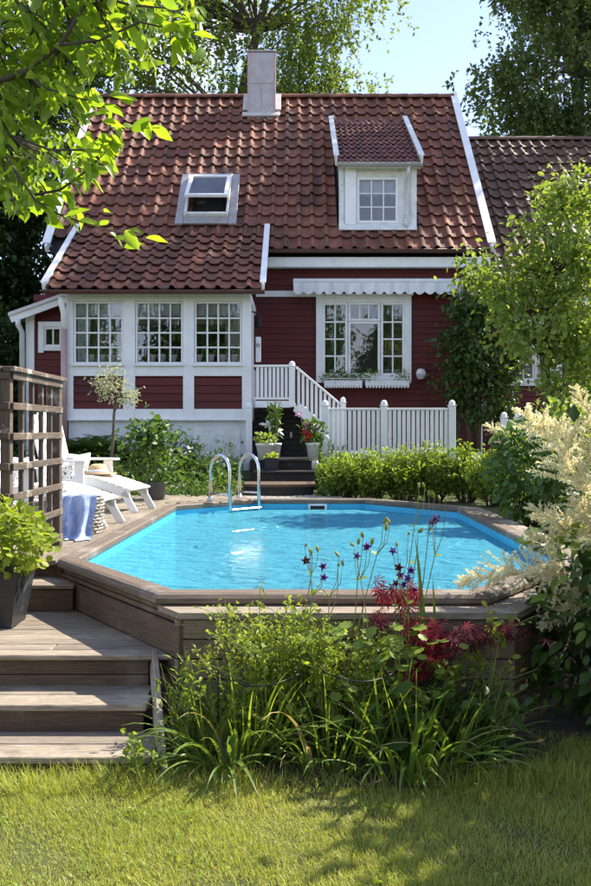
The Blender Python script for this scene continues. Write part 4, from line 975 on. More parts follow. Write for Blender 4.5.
# pots on the steps
pot_at((X(264.5, 13.3), 13.3, 1.221), .125, .23, 'tapered white pot with low green leaves at the left of the dark steps', plant=lf_fruit, psz=(.15, .13, .09), n=90, ls=.07, name='flower_pot', seed=71)
t = pot_at((X(274, 13.65), 13.65, 1.221), .11, .23, 'white pot with a tall white-flowered lily behind the green-leaved pot', plant=None, name='lily_pot')
R = np.random.default_rng(3); sm = MB(); bx_, by_ = X(274, 13.65), 13.65; pl = []; fp = []
for k in range(7):
    tip = Vector((bx_+R.uniform(-.13, .10), by_+R.uniform(-.1, .1), 1.45+R.uniform(.45, .72))); b = Vector((bx_+R.uniform(-.04, .04), by_, 1.42)); sm.tube([b, b.lerp(tip, .5)+Vector((.02, 0, .03)), tip], .006, 5)
    for q in np.linspace(.1, .9, 24): pl.append(b.lerp(tip, q))
    if k < 3: fp += [P(266, 424, 13.6)+Vector(R.normal(size=3)*.012) if k == 0 else P(262+8*k, 420+k*6, 13.6) for _ in range(7)]
sm.ob('stems', m_stem, t)
V, F = leafcloud(np.array([tuple(p) for p in pl]), .11, T_oval(.28), None, -.2, R=R); link('foliage', npmesh('foliage', V, F, lf_mid), t)
V, F = leafcloud(np.array([tuple(p) for p in fp]), .10, T_oval(.42), None, .1, R=R); link('flowers', npmesh('flowers', V, F, lf_whitep), t)
pot_at((X(271.5, 12.85), 12.85, 1.071), .10, .15, 'small square black planter on the middle dark step', m=m_potdk, plant=lf_gold, psz=(.09, .08, .05), n=60, ls=.06, square=True, taper=.85, name='planter', seed=73)
t = pot_at((X(313, 13.35), 13.35, 1.221), .10, .24, 'white pot of red and pink geraniums beside the picket fence', plant=lf_mid, psz=(.20, .15, .20), n=170, ls=.08, name='geranium_pot', seed=75, flowers=lf_redp, fl_n=4)
V, F = leafcloud(np.array([tuple(P(px_, py_, 13.3)+Vector(R.normal(size=3)*.03)) for (px_, py_) in ((300.5, 414), (306, 425.5), (312, 426.5), (308, 432), (300.5, 414), (306, 425)) for _ in range(7)]), .045, T_oval(.8), None, 0, R=R); link('pink_flowers', npmesh('pink_flowers', V, F, lf_pink), t)
sm = MB(); 
for (px_, py_) in ((300.5, 414), (306, 425.5), (312, 426.5)): sm.tube([(X(313, 13.35), 13.35, 1.44), P(px_+2, py_+12, 13.32), P(px_, py_, 13.3)], .006, 5)
sm.ob('stems', m_stem, t)
# pale low post stub and lantern at the fence
bo = thing('post_stub', P(315, 466, 12.95), 'pale short post end beside the dark steps', 'post')
MB().lathe([(.05, 0), (.05, .12), (.04, .14), (.001, .142)], (X(315, 12.9), 12.9, 1.071), 12).ob('post_body', m_flash, bo, True)
la = thing('garden_lantern', (X(478, 13.5), 13.5, 1.15), 'small pale glass lantern standing right of the picket fence', 'lantern')
lx, ly, lz_ = X(478, 13.5), 13.5, float(terrain(X(478, 13.5), 13.5))
la.location.z = lz_; la['_w'] = tuple(la.location)
mb = MB().box(lx-.075, lx+.075, ly-.075, ly+.075, lz_, lz_+.03, .004).box(lx-.08, lx+.08, ly-.08, ly+.08, lz_+.27, lz_+.30, .004)
for sx_ in (-1, 1):
    for sy_ in (-1, 1): mb.box(lx+sx_*.065-.01, lx+sx_*.065+.01, ly+sy_*.065-.01, ly+sy_*.065+.01, lz_+.03, lz_+.27)
mb.lathe([(.09, lz_+.30), (.03, lz_+.36), (.015, lz_+.38)], (lx, ly, 0), 8).ob('lantern_frame', m_flash, la)
MB().box(lx-.055, lx+.055, ly-.055, ly+.055, lz_+.031, lz_+.269).ob('glass', m_glass, la)

# ------------------------------------------------------------------ loungers (facing +x, i.e. towards the pool), local origin at the front foot line centre
def make_lounger(label):
    t = thing('adirondack_lounger', (0, 0, 0), label, 'lounge chair', 'white loungers beside the pool')
    W = .62
    for sy in (-1, 1):      # side frames
        y = sy*W/2
        plank(t, (.36, y, .19), (-.30, y, .05), .03, .11, m_white, name='side_rail')
        plank(t, (.30, y+sy*.03, .0), (.30, y+sy*.03, .53), .10, .03, m_white, up=(0, 1, 0), name='front_leg')
        plank(t, (-.10, y+sy*.03, .05), (-.16, y+sy*.03, .50), .07, .03, m_white, up=(0, 1, 0), name='rear_leg')
        plank(t, (-.26, y+sy*.05, .545), (.40, y+sy*.05, .545), .13, .024, m_white, name='armrest')
    for k in range(5): q = k/7; plank(t, (.36-.70*q, -W/2, .255-.115*q), (.36-.70*q, W/2, .255-.115*q), .085, .02, m_white, name='seat_slat')
    for k in range(7):
        y = (k-3)*.085; top = .86+.10*math.cos((k-3)*.42)
        plank(t, (-.06, y, .16), (-.06-.24*(top/.95), y*1.18, .16+(top-.06)), .078, .02, m_white, up=(1, 0, .45), name='back_slat')
    plank(t, (-.19, -W/2-.03, .50), (-.19, W/2+.03, .50), .05, .05, m_white, name='back_rail')
    return t
def make_ottoman(label, parent=None):
    t = thing('footrest', (0, 0, 0), label, 'footrest', 'white footrests beside the pool')
    W = .52
    for sy in (-1, 1):
        y = sy*W/2
        pts = [(-.38, .345), (-.2, .37), (.0, .355), (.2, .30), (.40, .235)]
        mb = MB()
        v = []; f = []
        for i, (x, z) in enumerate(pts):
            v += [(x, y-.014, z-.085), (x, y+.014, z-.085), (x, y+.014, z), (x, y-.014, z)]
            if i: a = (i-1)*4; f += [(a+k, a+(k+1) % 4, a+4+(k+1) % 4, a+4+k) for k in range(4)]
        f += [(0, 3, 2, 1), (16, 17, 18, 19)]
        mb.raw(v, [q[::-1] for q in f]).ob('side_rail', m_white, t)
        plank(t, (.33, y, .22), (.46, y, .0), .075, .028, m_white, up=(0, 1, 0), name='leg'); plank(t, (-.22, y, .30), (-.30, y, .0), .075, .028, m_white, up=(0, 1, 0), name='leg')
    for k in range(10):
        q = -.36+k*.083; zz = np.interp(q, [-.38, -.2, 0, .2, .42], [.345, .37, .355, .30, .23])+.011; sl = np.interp(q, [-.38, -.2, 0, .2, .42], [-.12, -.02, .14, .28, .34])
        o = MB().obox(Matrix(), (.076, W+.06, .02), .005).ob('slat', m_white, t, M=Matrix.Translation((q, 0, zz)) @ Matrix.Rotation(sl, 4, 'Y'))
    return t
def place(t, loc, rz):
    t.location = loc; t.rotation_euler = (0, 0, rz)
    t['_w'] = (0, 0, 0)
for nm, (x, y, rz_) in {'far': (-2.36, 9.62, .12), 'near': (-2.62, 8.05, .10)}.items():
    pass
L1 = make_lounger('far white wooden lounge chair with dotted cushion beside the pool'); place(L1, (-2.44, 9.68, DZ), -.24)
L2 = make_lounger('near white wooden lounge chair partly hidden behind the trellis'); place(L2, (-2.58, 8.10, DZ), -.12)
O1 = make_ottoman('white slatted footrest with a straw hat in front of the far lounger'); place(O1, (-2.07, 9.72, DZ), -.2)
O2 = make_ottoman('white slatted footrest behind the basket and blue blanket'); place(O2, (-2.10, 8.16, DZ), -.1)
def cushion(label, M, s=(.44, .40, .13)):
    t = thing('cushion', (0, 0, 0), label, 'cushion', 'dotted cushions'); n = 12; v = []; f = []
    for sg in (1, -1):
        for i in range(n+1):
            for j in range(n+1):
                a, b = i/n*2-1, j/n*2-1; h = ((1-a**4)*(1-b**4))**.6*s[2]/2
                pinch = 1-.10*(1-abs(a))*abs(b)**3-.0; pin2 = 1-.10*(1-abs(b))*abs(a)**3
                v.append(tuple(M @ Vector((a*s[0]/2*pin2, b*s[1]/2*pinch, sg*h+.012*math.sin(a*5+b*3)*(1-a*a)*(1-b*b)))))
    m = n+1
    for sgi in (0, 1):
        o = sgi*m*m
        for i in range(n):
            for j in range(n):
                q = [o+i*m+j, o+(i+1)*m+j, o+(i+1)*m+j+1, o+i*m+j+1]; f.append(q if sgi == 0 else q[::-1])
    t.location = M.translation; t['_w'] = tuple(M.translation)
    MB().raw(v, f).ob('cushion_cover', m_cush, t, True); return t
def lm(t): return Matrix.Translation(t.location) @ t.rotation_euler.to_matrix().to_4x4()
bt = Matrix.Translation((-.02, 0, .43)) @ Matrix.Rotation(math.radians(-72), 4, 'Y') @ Matrix.Rotation(PI/2, 4, 'Z')
cushion('dotted white cushion leaning on the far lounger', lm(L1) @ Matrix.Translation((.10, -.03, -.02)) @ bt, (.50, .44, .14))
cushion('dotted white cushion on the near lounger seen through the trellis', lm(L2) @ Matrix.Translation((.1, 0, 0)) @ bt, (.46, .42, .14))
# straw hat on the far footrest
hl = lm(O1) @ Vector((-.08, .03, .387)); hat = thing('straw_hat', hl, 'tan straw sun hat lying on the far footrest', 'hat')
MB().lathe([(.001, .0), (.10, .001), (.20, .004), (.205, .010), (.115, .02), (.10, .06), (.085, .095), (.05, .11), (.001, .112)], hl, 22).ob('hat_body', m_straw, hat, True)
MB().lathe([(.1185, .018), (.108, .05), (.104, .051), (.112, .019)], hl, 22).ob('hat_band', m_white, hat, True)
# wicker basket
bk = thing('wicker_basket', (-1.80, 7.56, DZ), 'woven wicker basket beside the blue blanket', 'basket')
for r in range(11):
    z = DZ+.012+r*.028; mb = MB(); pts = []
    for k in range(33):
        a = 2*PI*k/32; rr = .165+.008*math.sin(k*PI/1+r*PI)+.02*r/11; rr += .006*(-1)**(k+r); pts.append((-1.80+rr*math.cos(a), 7.56+rr*math.sin(a), z))
    mb.tube(pts, .0145, 6, False).ob('woven_row', m_wick, bk, True)
MB().lathe([(.001, .0), (.16, 0), (.16, .012), (.001, .012)], (-1.80, 7.56, DZ), 20).ob('basket_base', m_wick, bk)
# blanket draped over basket, falling to the deck in folds
bl = thing('blanket', (-1.765, 7.2, DZ), 'blue and white blanket draped in folds over the basket', 'blanket')
v = []; f = []; nu, nv = 44, 22
for i in range(nu+1):
    for j in range(nv+1):
        u, q = i/nu, j/nv; fold = math.sin(u*19+.7*math.sin(q*3))*.5+.5*math.sin(u*8.3+1.3)
        spread = 1+.28*max(0, q-.3); x = -1.765+(u-.5)*.30*spread
        if q < .3: yy = 7.60-.36*(q/.3); z = DZ+.345+.012*fold
        else:
            s_ = (q-.3)/.7; yy = 7.25-.10*s_-.075*fold*s_**.7-.05*s_; z = DZ+.345-(.337)*s_**1.05+.0
            if s_ > .93: yy -= (s_-.93)*1.2
            z = max(z, DZ+.006)
        v.append((x+.015*math.sin(q*7+u*5), yy, z))
        if i and j: a = i*(nv+1)+j; f.append((a, a-1, a-nv-2, a-nv-1))
MB().raw(v, f).ob('cloth', m_blanket, bl, True)

# ------------------------------------------------------------------ trellis screen
tr_ = thing('trellis_screen', (-1.75, 6.0, DZ), 'brown wooden lattice trellis screen at the corner of the pool deck', 'trellis')
tx = -1.765; ty0, ty1 = 5.50, 6.62; tz0, tz1 = .50, Z(370, 5.5)
plank(tr_, (tx, ty0, .50), (tx, ty0, tz1), .06, .06, m_trellis, up=(1, 0, 0), name='post'); plank(tr_, (tx-.01, ty1, DZ), (tx-.01, ty1, tz1-.03), .10, .07, m_trellis, up=(0, 1, 0), name='post')
sp = .186
for k in range(7):
    z = tz1-.035-k*sp
    plank(tr_, (tx+.04, ty0-.02, z), (tx+.04, ty1+.03, z), .02, .045, m_trellis, name='lattice_bar')
    plank(tr_, (-3.0, ty0-.042, z+.002), (tx+.03, ty0-.042, z+.002), .02, .045, m_trellis, name='lattice_bar')
for k in range(1, 5):
    y = ty0+k*(ty1-ty0)/5+.02; plank(tr_, (tx+.014, y, DZ-.03 if y > 6.06 else .5), (tx+.014, y, tz1-.03), .03, .03, m_trellis, up=(1, 0, 0), name='lattice_bar')
for k in range(1, 5):
    x = tx-k*.24; plank(tr_, (x, ty0-.015, .5), (x, ty0-.015, tz1-.03), .03, .03, m_trellis, up=(1, 0, 0), name='lattice_bar')
plank(tr_, (tx+.03, ty0-.06, tz1+.005), (tx+.03, ty1+.06, tz1+.005), .08, .03, m_trellis, name='top_cap'); plank(tr_, (-3.0, ty0-.03, tz1+.006), (tx-.015, ty0-.03, tz1+.006), .08, .03, m_trellis, name='top_cap')

# ------------------------------------------------------------------ planters on the decks
pl_ = pot_at((-1.78, 5.34, EZ), .19, .34, 'large square black planter of lime green leaves on the lower deck', m=m_potdk, square=True, taper=.72, name='square_planter')
T5 = (np.array([(0, 0, 0)]+[(math.cos(a)*r_*.5, .45+math.sin(a)*r_*.5, .06) for a, r_ in [(-PI/2+.5+k*.42, (1, .78)[k % 2]) for k in range(13)]], float), np.array([(0, k, k+1) for k in range(1, 13)]))
R = np.random.default_rng(8)
lobed = MB().raw([tuple(q) for q in T5[0]], [tuple(int(a) for a in q) for q in T5[1]]).mesh('leaf', lf_gold, False)
for k in range(290):
    u = unit(R.normal(size=3)); u[2] = abs(u[2])*.95-.12; p = np.array((-1.76, 5.26, .98))+u*np.array((.36, .28, .30))*R.uniform(.6, 1.05)
    p[2] = max(p[2], EZ+.35); put_leaf(pl_, lobed, p, (u[0]+R.normal()*.4, u[1]-.2+R.normal()*.4, R.normal()*.3-.15), (R.normal()*.4, -.45+R.normal()*.4, 1), R.uniform(.032, .06))
pp_, uu2 = ellipsoid_pts((-1.76, 5.28, 1.0), (.33, .25, .27), 900, R, .3); pp_[:, 2] = np.maximum(pp_[:, 2], EZ+.34)
V, F = leafcloud(pp_, .045, T5, uu2, -.2, R=R); link('inner_foliage', npmesh('inner_foliage', V, F, lf_gold), pl_)
sm = MB()
for k in range(26):
    u = unit(R.normal(size=3)); sm.tube([(-1.78+R.uniform(-.1, .1), 5.34+R.uniform(-.1, .1), EZ+.33), (-1.76+u[0]*.2, 5.27+u[1]*.18, 1.02+u[2]*.1)], .003, 4)
sm.ob('stems', m_stem, pl_)
# potted pale willow standard behind the far lounger
wp_ = pot_at((X(107, 10.7), 10.7, DZ), .15, .26, 'white pot with a pale standard willow on a bare stem beside the loungers', plant=lf_fruit, psz=(.20, .18, .12), n=150, ls=.07, name='willow_pot', seed=81)
bx_, by_ = X(109, 10.7), 10.7
MB().tube([(bx_, by_, DZ+.2), P(113, 440, 10.7), P(114, 415, 10.7), P(116, 392, 10.7)], [.02, .018, .016, .012], 7).tube([P(114, 414, 10.7), P(119, 402, 10.7), P(121, 390, 10.7)], .008, 6).ob('stem', m_bark, wp_, True)
V, F, cc = crown([(tuple(P(115, 384, 10.7)), (.19, .18, .20)), (tuple(P(128, 396, 10.7)), (.13, .12, .12)), (tuple(P(104, 383, 10.7)), (.10, .10, .10))], 42, 780, .042, T_oval(.4), crad=.11, seed=5)
link('crown', npmesh('crown', V, F, lf_willow), wp_)
mb = MB(); limbs(mb, P(115, 398, 10.7), cc[:40], .006, np.random.default_rng(2), 4); mb.ob('twigs', m_bark, wp_)
# grey pot with leafy hydrangea
hp = pot_at((X(154.5, 11.2), 11.2, DZ), .155, .22, 'dark grey round pot with a leafy green shrub beside the footrest', m=m_potgrey, taper=.78, name='shrub_pot')
V, F, cc = crown([(tuple(P(153, 452, 11.2)), (.36, .3, .34)), (tuple(P(150, 435, 11.2)), (.2, .2, .2))], 40, 800, .085, T_oval(.6), crad=.2, seed=9, hollow=.3)
link('foliage', npmesh('foliage', V, F, lf_mid), hp); mb = MB(); limbs(mb, (X(154.5, 11.2), 11.2, DZ+.2), cc[:22], .009, np.random.default_rng(2), 4); mb.ob('stems', m_stem, hp)
R = np.random.default_rng(4); V, F = leafcloud(np.array([tuple(P(px_, py_, 11.0)+Vector(R.normal(size=3)*.02)) for px_, py_ in ((188, 449), (171, 451)) for _ in range(6)]), .045, T_oval(.8), None, 0, R=R); link('white_flowers', npmesh('white_flowers', V, F, lf_whitep), hp)

# ------------------------------------------------------------------ trees
def tree(name, base, trunk, blobs, nclump, nleaf, ls, m, mb_, label, group=None, r0=.2, T=None, crad=.5, seed=1, strand=0, nlimb=30, cat='tree', droop=-.35, hollow=.45):
    """trunk = list of points from base up; crown of leaf faces around blobs"""
    R = np.random.default_rng(seed+100); t = thing(name, base, label, cat, group)
    T = T if T is not None else T_diamond(.6)
    k = len(trunk); mb = MB().tube(trunk, [r0*(1-.75*i/(k-1)) for i in range(k)], 10); mb.ob('trunk', mb_, t, True)
    V, F, cc = crown(blobs, nclump, nleaf, ls, T, crad, seed, droop, strand, hollow)
    link('crown', npmesh('crown', V, F, m), t)
    lb = MB(); tg = cc[R.permutation(len(cc))[:nlimb]]
    for c in tg:
        pts_ = [Vector(p) for p in trunk[1:]]; c_ = Vector(c); best = min(pts_, key=lambda p: (p-c_).length+max(0, p.z-c_.z+.2)*2)
        limbs(lb, best, [c_], r0*.22, R, 5, .08)
    lb.ob('branches', mb_, t, True)
    return t
def V3(*a): return Vector(a)
# birch behind the chimney
tree('birch_tree', (-2.2, 28, .9), [V3(-2.2, 28, .9), V3(-2.1, 28, 7), V3(-1.9, 28, 11), V3(-1.2, 28, 14), V3(-.4, 28, 17)],
     [((-4.2, 28, 14.6), (2.2, 2, 1.8)), ((-.8, 28, 13.0), (2.0, 2, 1.8)), ((1.2, 28, 15.4), (1.7, 1.6, 1.7)), ((-2, 28, 16.8), (2.6, 2, 1.6)), ((-2.6, 28, 11.4), (2.2, 1.6, 1.3)), ((.9, 28, 12.0), (1.5, 1.4, 1.2)), ((-5.2, 28, 12.0), (1.6, 1.4, 1.4))], 420, 42000, .14, lf_birch, m_bark, 'tall light green birch with dark limbs rising behind the chimney', r0=.30, crad=.55, seed=3, strand=1.5, nlimb=60, hollow=.25)
tree('birch_tree', (8.0, 26, .9), [V3(8, 26, .9), V3(8.1, 26, 7), V3(8.2, 26, 12), V3(8.3, 26, 17)],
     [((7.6, 26, 12.6), (2.3, 2, 2.2)), ((8.8, 26, 15.2), (2.8, 2.2, 2.4)), ((6.0, 26, 11.7), (1.1, 1, 1.0)), ((9.6, 26, 11.0), (2.2, 2, 2)), ((7.2, 26, 10.2), (1.6, 1.4, 1.3)), ((6.9, 26, 15.6), (1.5, 1.5, 1.6))], 380, 42000, .15, lf_birch_dk, m_bark_birch, 'dark green birch standing behind the brown-tiled wing', r0=.28, crad=.5, seed=4, strand=1.1, nlimb=50, hollow=.15)
tree('birch_tree', (11.0, 23.5, .9), [V3(11, 23.5, .9), V3(10.9, 23.5, 8), V3(10.5, 23.4, 14), V3(9.9, 23.3, 20)],
     [((9.2, 23.0, 17.0), (2.6, 2.2, 2.4)), ((7.6, 22.6, 19.0), (1.8, 1.6, 1.8)), ((10.6, 23.4, 19.5), (2.0, 1.8, 2.0)), ((11.0, 23.0, 15.4), (1.8, 1.8, 1.4))], 120, 9000, .20, lf_birch_dk, m_bark_birch, 'very tall birch beyond the right edge whose shade dapples the roof', r0=.32, crad=.5, seed=24, nlimb=40, hollow=.2)
tree('broadleaf_tree', (-9.5, 27, .9), [V3(-9.5, 27, .9), V3(-9.4, 27, 8), V3(-9, 27, 15)],
     [((-8.6, 27, 13.5), (2.6, 2, 3)), ((-6.6, 27, 14.2), (2.0, 1.8, 2.0)), ((-10, 27, 9.5), (2.5, 2, 3)), ((-7.4, 27, 10.5), (1.6, 1.6, 2))], 340, 34000, .18, lf_mid, m_bark, 'mid green broadleaf tree behind the left end of the roof', r0=.3, crad=.6, seed=5)
tree('evergreen_tree', (-7.6, 20, .9), [V3(-7.6, 20, .9), V3(-7.6, 20, 5), V3(-7.5, 20, 9)],
     [((-7.3, 20, 6.2), (1.7, 1.6, 2.2)), ((-6.9, 20, 3.4), (1.5, 1.4, 2.2)), ((-7.6, 20, 8.6), (1.2, 1.2, 1.6)), ((-5.75, 20.5, 5.6), (.95, 1, 1.7)), ((-6.3, 20, 2.2), (1.2, 1, 1.6))], 330, 42000, .16, lf_dark, m_bark, 'dark evergreen tree at the left edge beside the lean-to', r0=.25, crad=.5, seed=6)
tree('evergreen_tree', (-5.6, 15.6, .9), [V3(-5.6, 15.6, .9), V3(-5.6, 15.6, 2), V3(-5.6, 15.6, 3)],
     [((-5.65, 15.6, 1.9), (.75, .8, 1.1)), ((-5.8, 15.8, 3.2), (.6, .6, .9))], 110, 13000, .10, lf_dark, m_bark, 'dark shrubby evergreen beside the white downpipe of the lean-to', r0=.12, crad=.35, seed=7)
# fruit tree on the right in front of the wing
tree('fruit_tree', (3.35, 11.6, .78), [V3(3.35, 11.6, .7), V3(3.3, 11.6, 1.7), V3(3.2, 11.6, 2.6), V3(3.3, 11.6, 3.6), V3(3.4, 11.5, 4.4)],
     [((3.35, 11.4, 4.05), (.65, .6, .55)), ((2.75, 11.4, 3.55), (.5, .4, .32)), ((3.1, 11.3, 3.0), (.62, .5, .5)), ((3.75, 11.4, 3.3), (.7, .6, .9)), ((3.6, 11.3, 2.2), (.5, .5, .5)), ((2.25, 11.4, 3.72), (.28, .2, .13)), ((3.5, 11.3, 4.65), (.42, .4, .25))], 230, 8600, .085, lf_fruit, m_bark, 'sunlit yellow-green fruit tree in front of the right-hand wing', r0=.09, T=T_oval(.55), crad=.24, seed=8, nlimb=70)
# climber on the red wall
tree('climbing_vine', (3.0, 15.9, 1.1), [V3(2.85, 16.0, 1.05), V3(2.95, 16.0, 2.0), V3(3.0, 16.0, 3.0), V3(3.05, 16.0, 4.2)],
     [((3.22, 15.8, 3.95), (.46, .4, .55)), ((3.0, 15.7, 3.15), (.5, .45, .5)), ((2.95, 15.7, 2.65), (.34, .4, .4)), ((3.45, 15.8, 3.2), (.6, .4, .8)), ((3.3, 15.8, 2.3), (.6, .4, .5))], 130, 6500, .10, lf_vine, m_bark, 'dense dark green climber growing up the red wall beside the awning', r0=.06, T=T_oval(.55), crad=.26, seed=12, nlimb=36, cat='vine')
vt = MB()
for (a, b) in ((468, 462), (478, 484)): vt.tube([P(a, 452, 15.8), P(a+1, 400, 15.8), P(b, 360, 15.8), P(b, 330, 15.8)], [.05, .045, .035, .02], 7)
vt.ob('stems', m_bark, [o for o in bpy.data.objects if o.name == 'climbing_vine'][0], True)
# unseen shrub added right of the frame to shade the lawn corner and garden trees behind the camera (seen in the window panes)
tree('shade_shrub', (2.9, 4.1, .12), [V3(2.9, 4.1, .1), V3(2.9, 4.1, .9), V3(2.9, 4.1, 1.7)],
     [((2.75, 4.5, 1.45), (.8, .8, 1.15)), ((2.5, 3.8, 1.45), (.75, .75, 1.15)), ((2.9, 5.3, 1.2), (.7, .7, .9))], 170, 15000, .11, lf_dark, m_bark, 'large dark shrub added out of view at right to shade the lawn', r0=.08, crad=.4, seed=13, cat='shrub')
bt_ = tree('garden_tree', (-5.5, -17, .1), [V3(-5.5, -17, .1), V3(-5.5, -17, 3), V3(-5.4, -17, 7)],
     [((-5.5, -17, 4.2), (2.9, 2.4, 2.8)), ((-5.1, -17, 7.0), (2.4, 2, 2.2)), ((-6, -16.6, 2.0), (2.6, 2, 1.8))], 220, 24000, .28, lf_mid, m_bark, 'round garden tree behind the viewer, leftmost of its row', group='garden trees behind the viewer', r0=.2, crad=.9, seed=14)
for k, (x, y, s_) in enumerate(((0, -18, .95), (5.5, -17, .9), (11, -15, 1.0), (-11, -15, .9))):
    r = bt_.copy(); COL.objects.link(r); r.location = (x, y, .1); r.scale = (s_,)*3; r.rotation_euler = (0, 0, k*1.3)
    r['label'] = ('round garden tree behind the viewer, second of its row', 'round garden tree behind the viewer, third of its row', 'larger garden tree behind the viewer, rightmost of its row', 'garden tree off to the left behind the viewer', 'garden tree off to the right of the viewer', 'garden tree off to the left of the viewer')[k]
    for ch in bt_.children: c = ch.copy(); COL.objects.link(c); c.parent = r; c.matrix_parent_inverse = ch.matrix_parent_inverse.copy()

# ------------------------------------------------------------------ apple branches at upper left
ap = thing('apple_tree', (-2.35, 3.3, LAWN), 'apple tree reaching sunlit branches into the upper left corner', 'tree')
mb = MB().tube([(-2.35, 3.3, .05), (-2.3, 3.3, 1.2), (-2.2, 3.2, 2.1), (-1.9, 3.15, 2.6), (-1.35, 3.1, 2.85)], [.11, .095, .08, .055, .03], 10); mb.ob('trunk', m_bark, ap, True)
AB = [  # branch polylines in px, depth
 [(-95, 60, 3.1), (-20, 88, 3.1), (25, 72, 3.1), (60, 45, 3.1), (92, -6, 3.1), (115, -60, 3.1)],
 [(25, 72, 3.1), (45, 88, 3.05), (85, 100, 3.0), (115, 92, 3.0)],
 [(60, 45, 3.1), (100, 40, 3.05), (140, 22, 3.0), (175, 30, 3.0), (200, 58, 2.95)],
 [(-20, 88, 3.1), (10, 135, 3.05), (50, 150, 3.0), (100, 150, 3.0), (110, 128, 3.0), (160, 128, 3.0)],
 [(-20, 120, 3.1), (15, 170, 3.0), (35, 200, 2.95), (60, 215, 2.95), (100, 228, 2.95), (140, 236, 2.95)],
 [(10, 200, 3.0), (60, 190, 3.0), (85, 172, 3.0), (106, 152, 3.0)],
 [(92, -6, 3.1), (130, 5, 3.05), (165, 8, 3.0), (198, 20, 2.95)],
 [(-20, 88, 3.1), (-10, 30, 3.1), (30, 10, 3.1), (60, -10, 3.1)],
 [(-20, 120, 3.1), (0, 150, 3.05), (10, 190, 3.0), (20, 222, 3.0)],
]
br = []
for k, b in enumerate(AB):
    pts = [P(*q) for q in b]; mb = MB().tube(pts, [(.015 if k == 0 else .006)*(1-.75*i/(len(pts)-1)) for i in range(len(pts))], 7); mb.ob('branch', m_twig, ap, True); br.append(pts)
MB().tube([(-1.35, 3.1, 2.85), br[0][0]], [.03, .022], 8).ob('branch', m_bark, ap)
MB().tube([br[0][0], br[4][0]], [.018, .012], 8).ob('branch', m_bark, ap); 
R = np.random.default_rng(21)
lm_ = [ovate_mesh('leaf', lf_apple, .44, .16, -.20, 7, wave=.02), ovate_mesh('leaf', lf_apple, .40, .10, -.36, 7, wave=.03), ovate_mesh('leaf', lf_apple, .48, .26, .10, 7, wave=.022)]
cntl = 0
wts = [3, 3, 3.2, 3.2, 2.8, 2.2, 2.2, 2.6, 2.0]; tot = 288
spots = []
for b, wt in zip(br, wts):
    n = int(tot*wt/sum(wts))
    for i in range(n):
        q = R.uniform(.12, 1.0)*(len(b)-1); a = int(min(q, len(b)-2)); p = b[a].lerp(b[a+1], q-a); dirv = (b[a+1]-b[a]).normalized()
        spots.append((p, dirv))
def hang(p, dirv, R):
    d = Vector((dirv.x*.7+R.normal()*.55, dirv.y*.3+R.normal()*.5, -.55+R.normal()*.45)); nr = (.35+R.normal()*.5, (.35 if R.uniform() < .62 else -.6)+R.normal()*.35, .75); return d, nr
for (p, dv) in spots:
    d_, nr = hang(p, dv, R); put_leaf(ap, lm_[R.integers(0, 3)], p+Vector(R.normal(size=3)*.022), d_, nr, R.uniform(.05, .092))
pp = []; 
for px0, px1, py0, py1, n in ((-20, 60, -30, 110, 420), (-20, 95, 60, 190, 330), (40, 150, -30, 75, 340), (90, 198, -30, 30, 150), (-20, 40, 150, 215, 110)):
    for _ in range(n):
        pp.append(tuple(P(R.uniform(px0, px1), R.uniform(py0, py1), R.uniform(3.1, 3.7))))
pp = np.array(pp); tvv, tff = T_oval(.46, .14, -.2)
nn2 = R.normal(size=(len(pp), 3))*.5; nn2 += np.array((.35, .2, .7)); dd2 = R.normal(size=(len(pp), 3))*.7; dd2[:, 2] -= .5
V, F = leaves(pp, dd2, nn2, .066*R.uniform(.6, 1.25, len(pp)), (tvv, tff))
stuff(link('crown_leaves', npmesh('crown_leaves', V, F, lf_apple2, True), ap))
tw = MB()
for p in pp[::7]:
    q = min((x for b in br for x in b), key=lambda x: (x-Vector(p)).length); tw.tube([q, Vector(p)], [.004, .002], 4)
tw.ob('twigs', m_twig, ap)

# ------------------------------------------------------------------ plants round the pool and house
def gz(x, y): return float(terrain(x, y))
for k, (px_, d_, h) in enumerate(((343, 11.95, .50), (372, 11.85, .54), (402, 11.8, .58), (434, 11.8, .60), (466, 11.7, .60), (494, 11.2, .5))):
    x = X(px_, d_); z = gz(x, d_); R = np.random.default_rng(40+k)
    t = thing('spirea_bush', (x, d_, z), 'bright green leafy bush below the picket fence, %s from the left' % ('first', 'second', 'third', 'fourth', 'fifth', 'sixth')[k], 'bush', 'bright green bushes behind the pool')
    sm = MB(); pos = []; out_ = []
    for s_ in range(74):
        a = R.uniform(0, 2*PI); sp_ = R.uniform(.05, .48); tip = Vector((x+math.cos(a)*sp_, d_+math.sin(a)*sp_*.8, z+h*R.uniform(.75, 1.3)*(1-.35*(sp_/.48)**2))); b0_ = Vector((x+math.cos(a)*.08, d_+math.sin(a)*.08, z-.02)); md = b0_.lerp(tip, .5)+Vector((0, 0, .08)); sm.tube([b0_, md, tip], [.005, .004, .002], 4)
        for q in R.uniform(.25, 1.03, 46): pos.append(tuple((b0_.lerp(md, q*2) if q < .5 else md.lerp(tip, q*2-1))+Vector(R.normal(size=3)*.035)))
    sm.ob('stems', m_twig, t); V, F = leafcloud(np.array(pos), .052, T_oval(.5), None, .1, R=R); link('foliage', npmesh('foliage', V, F, lf_hedge), t)
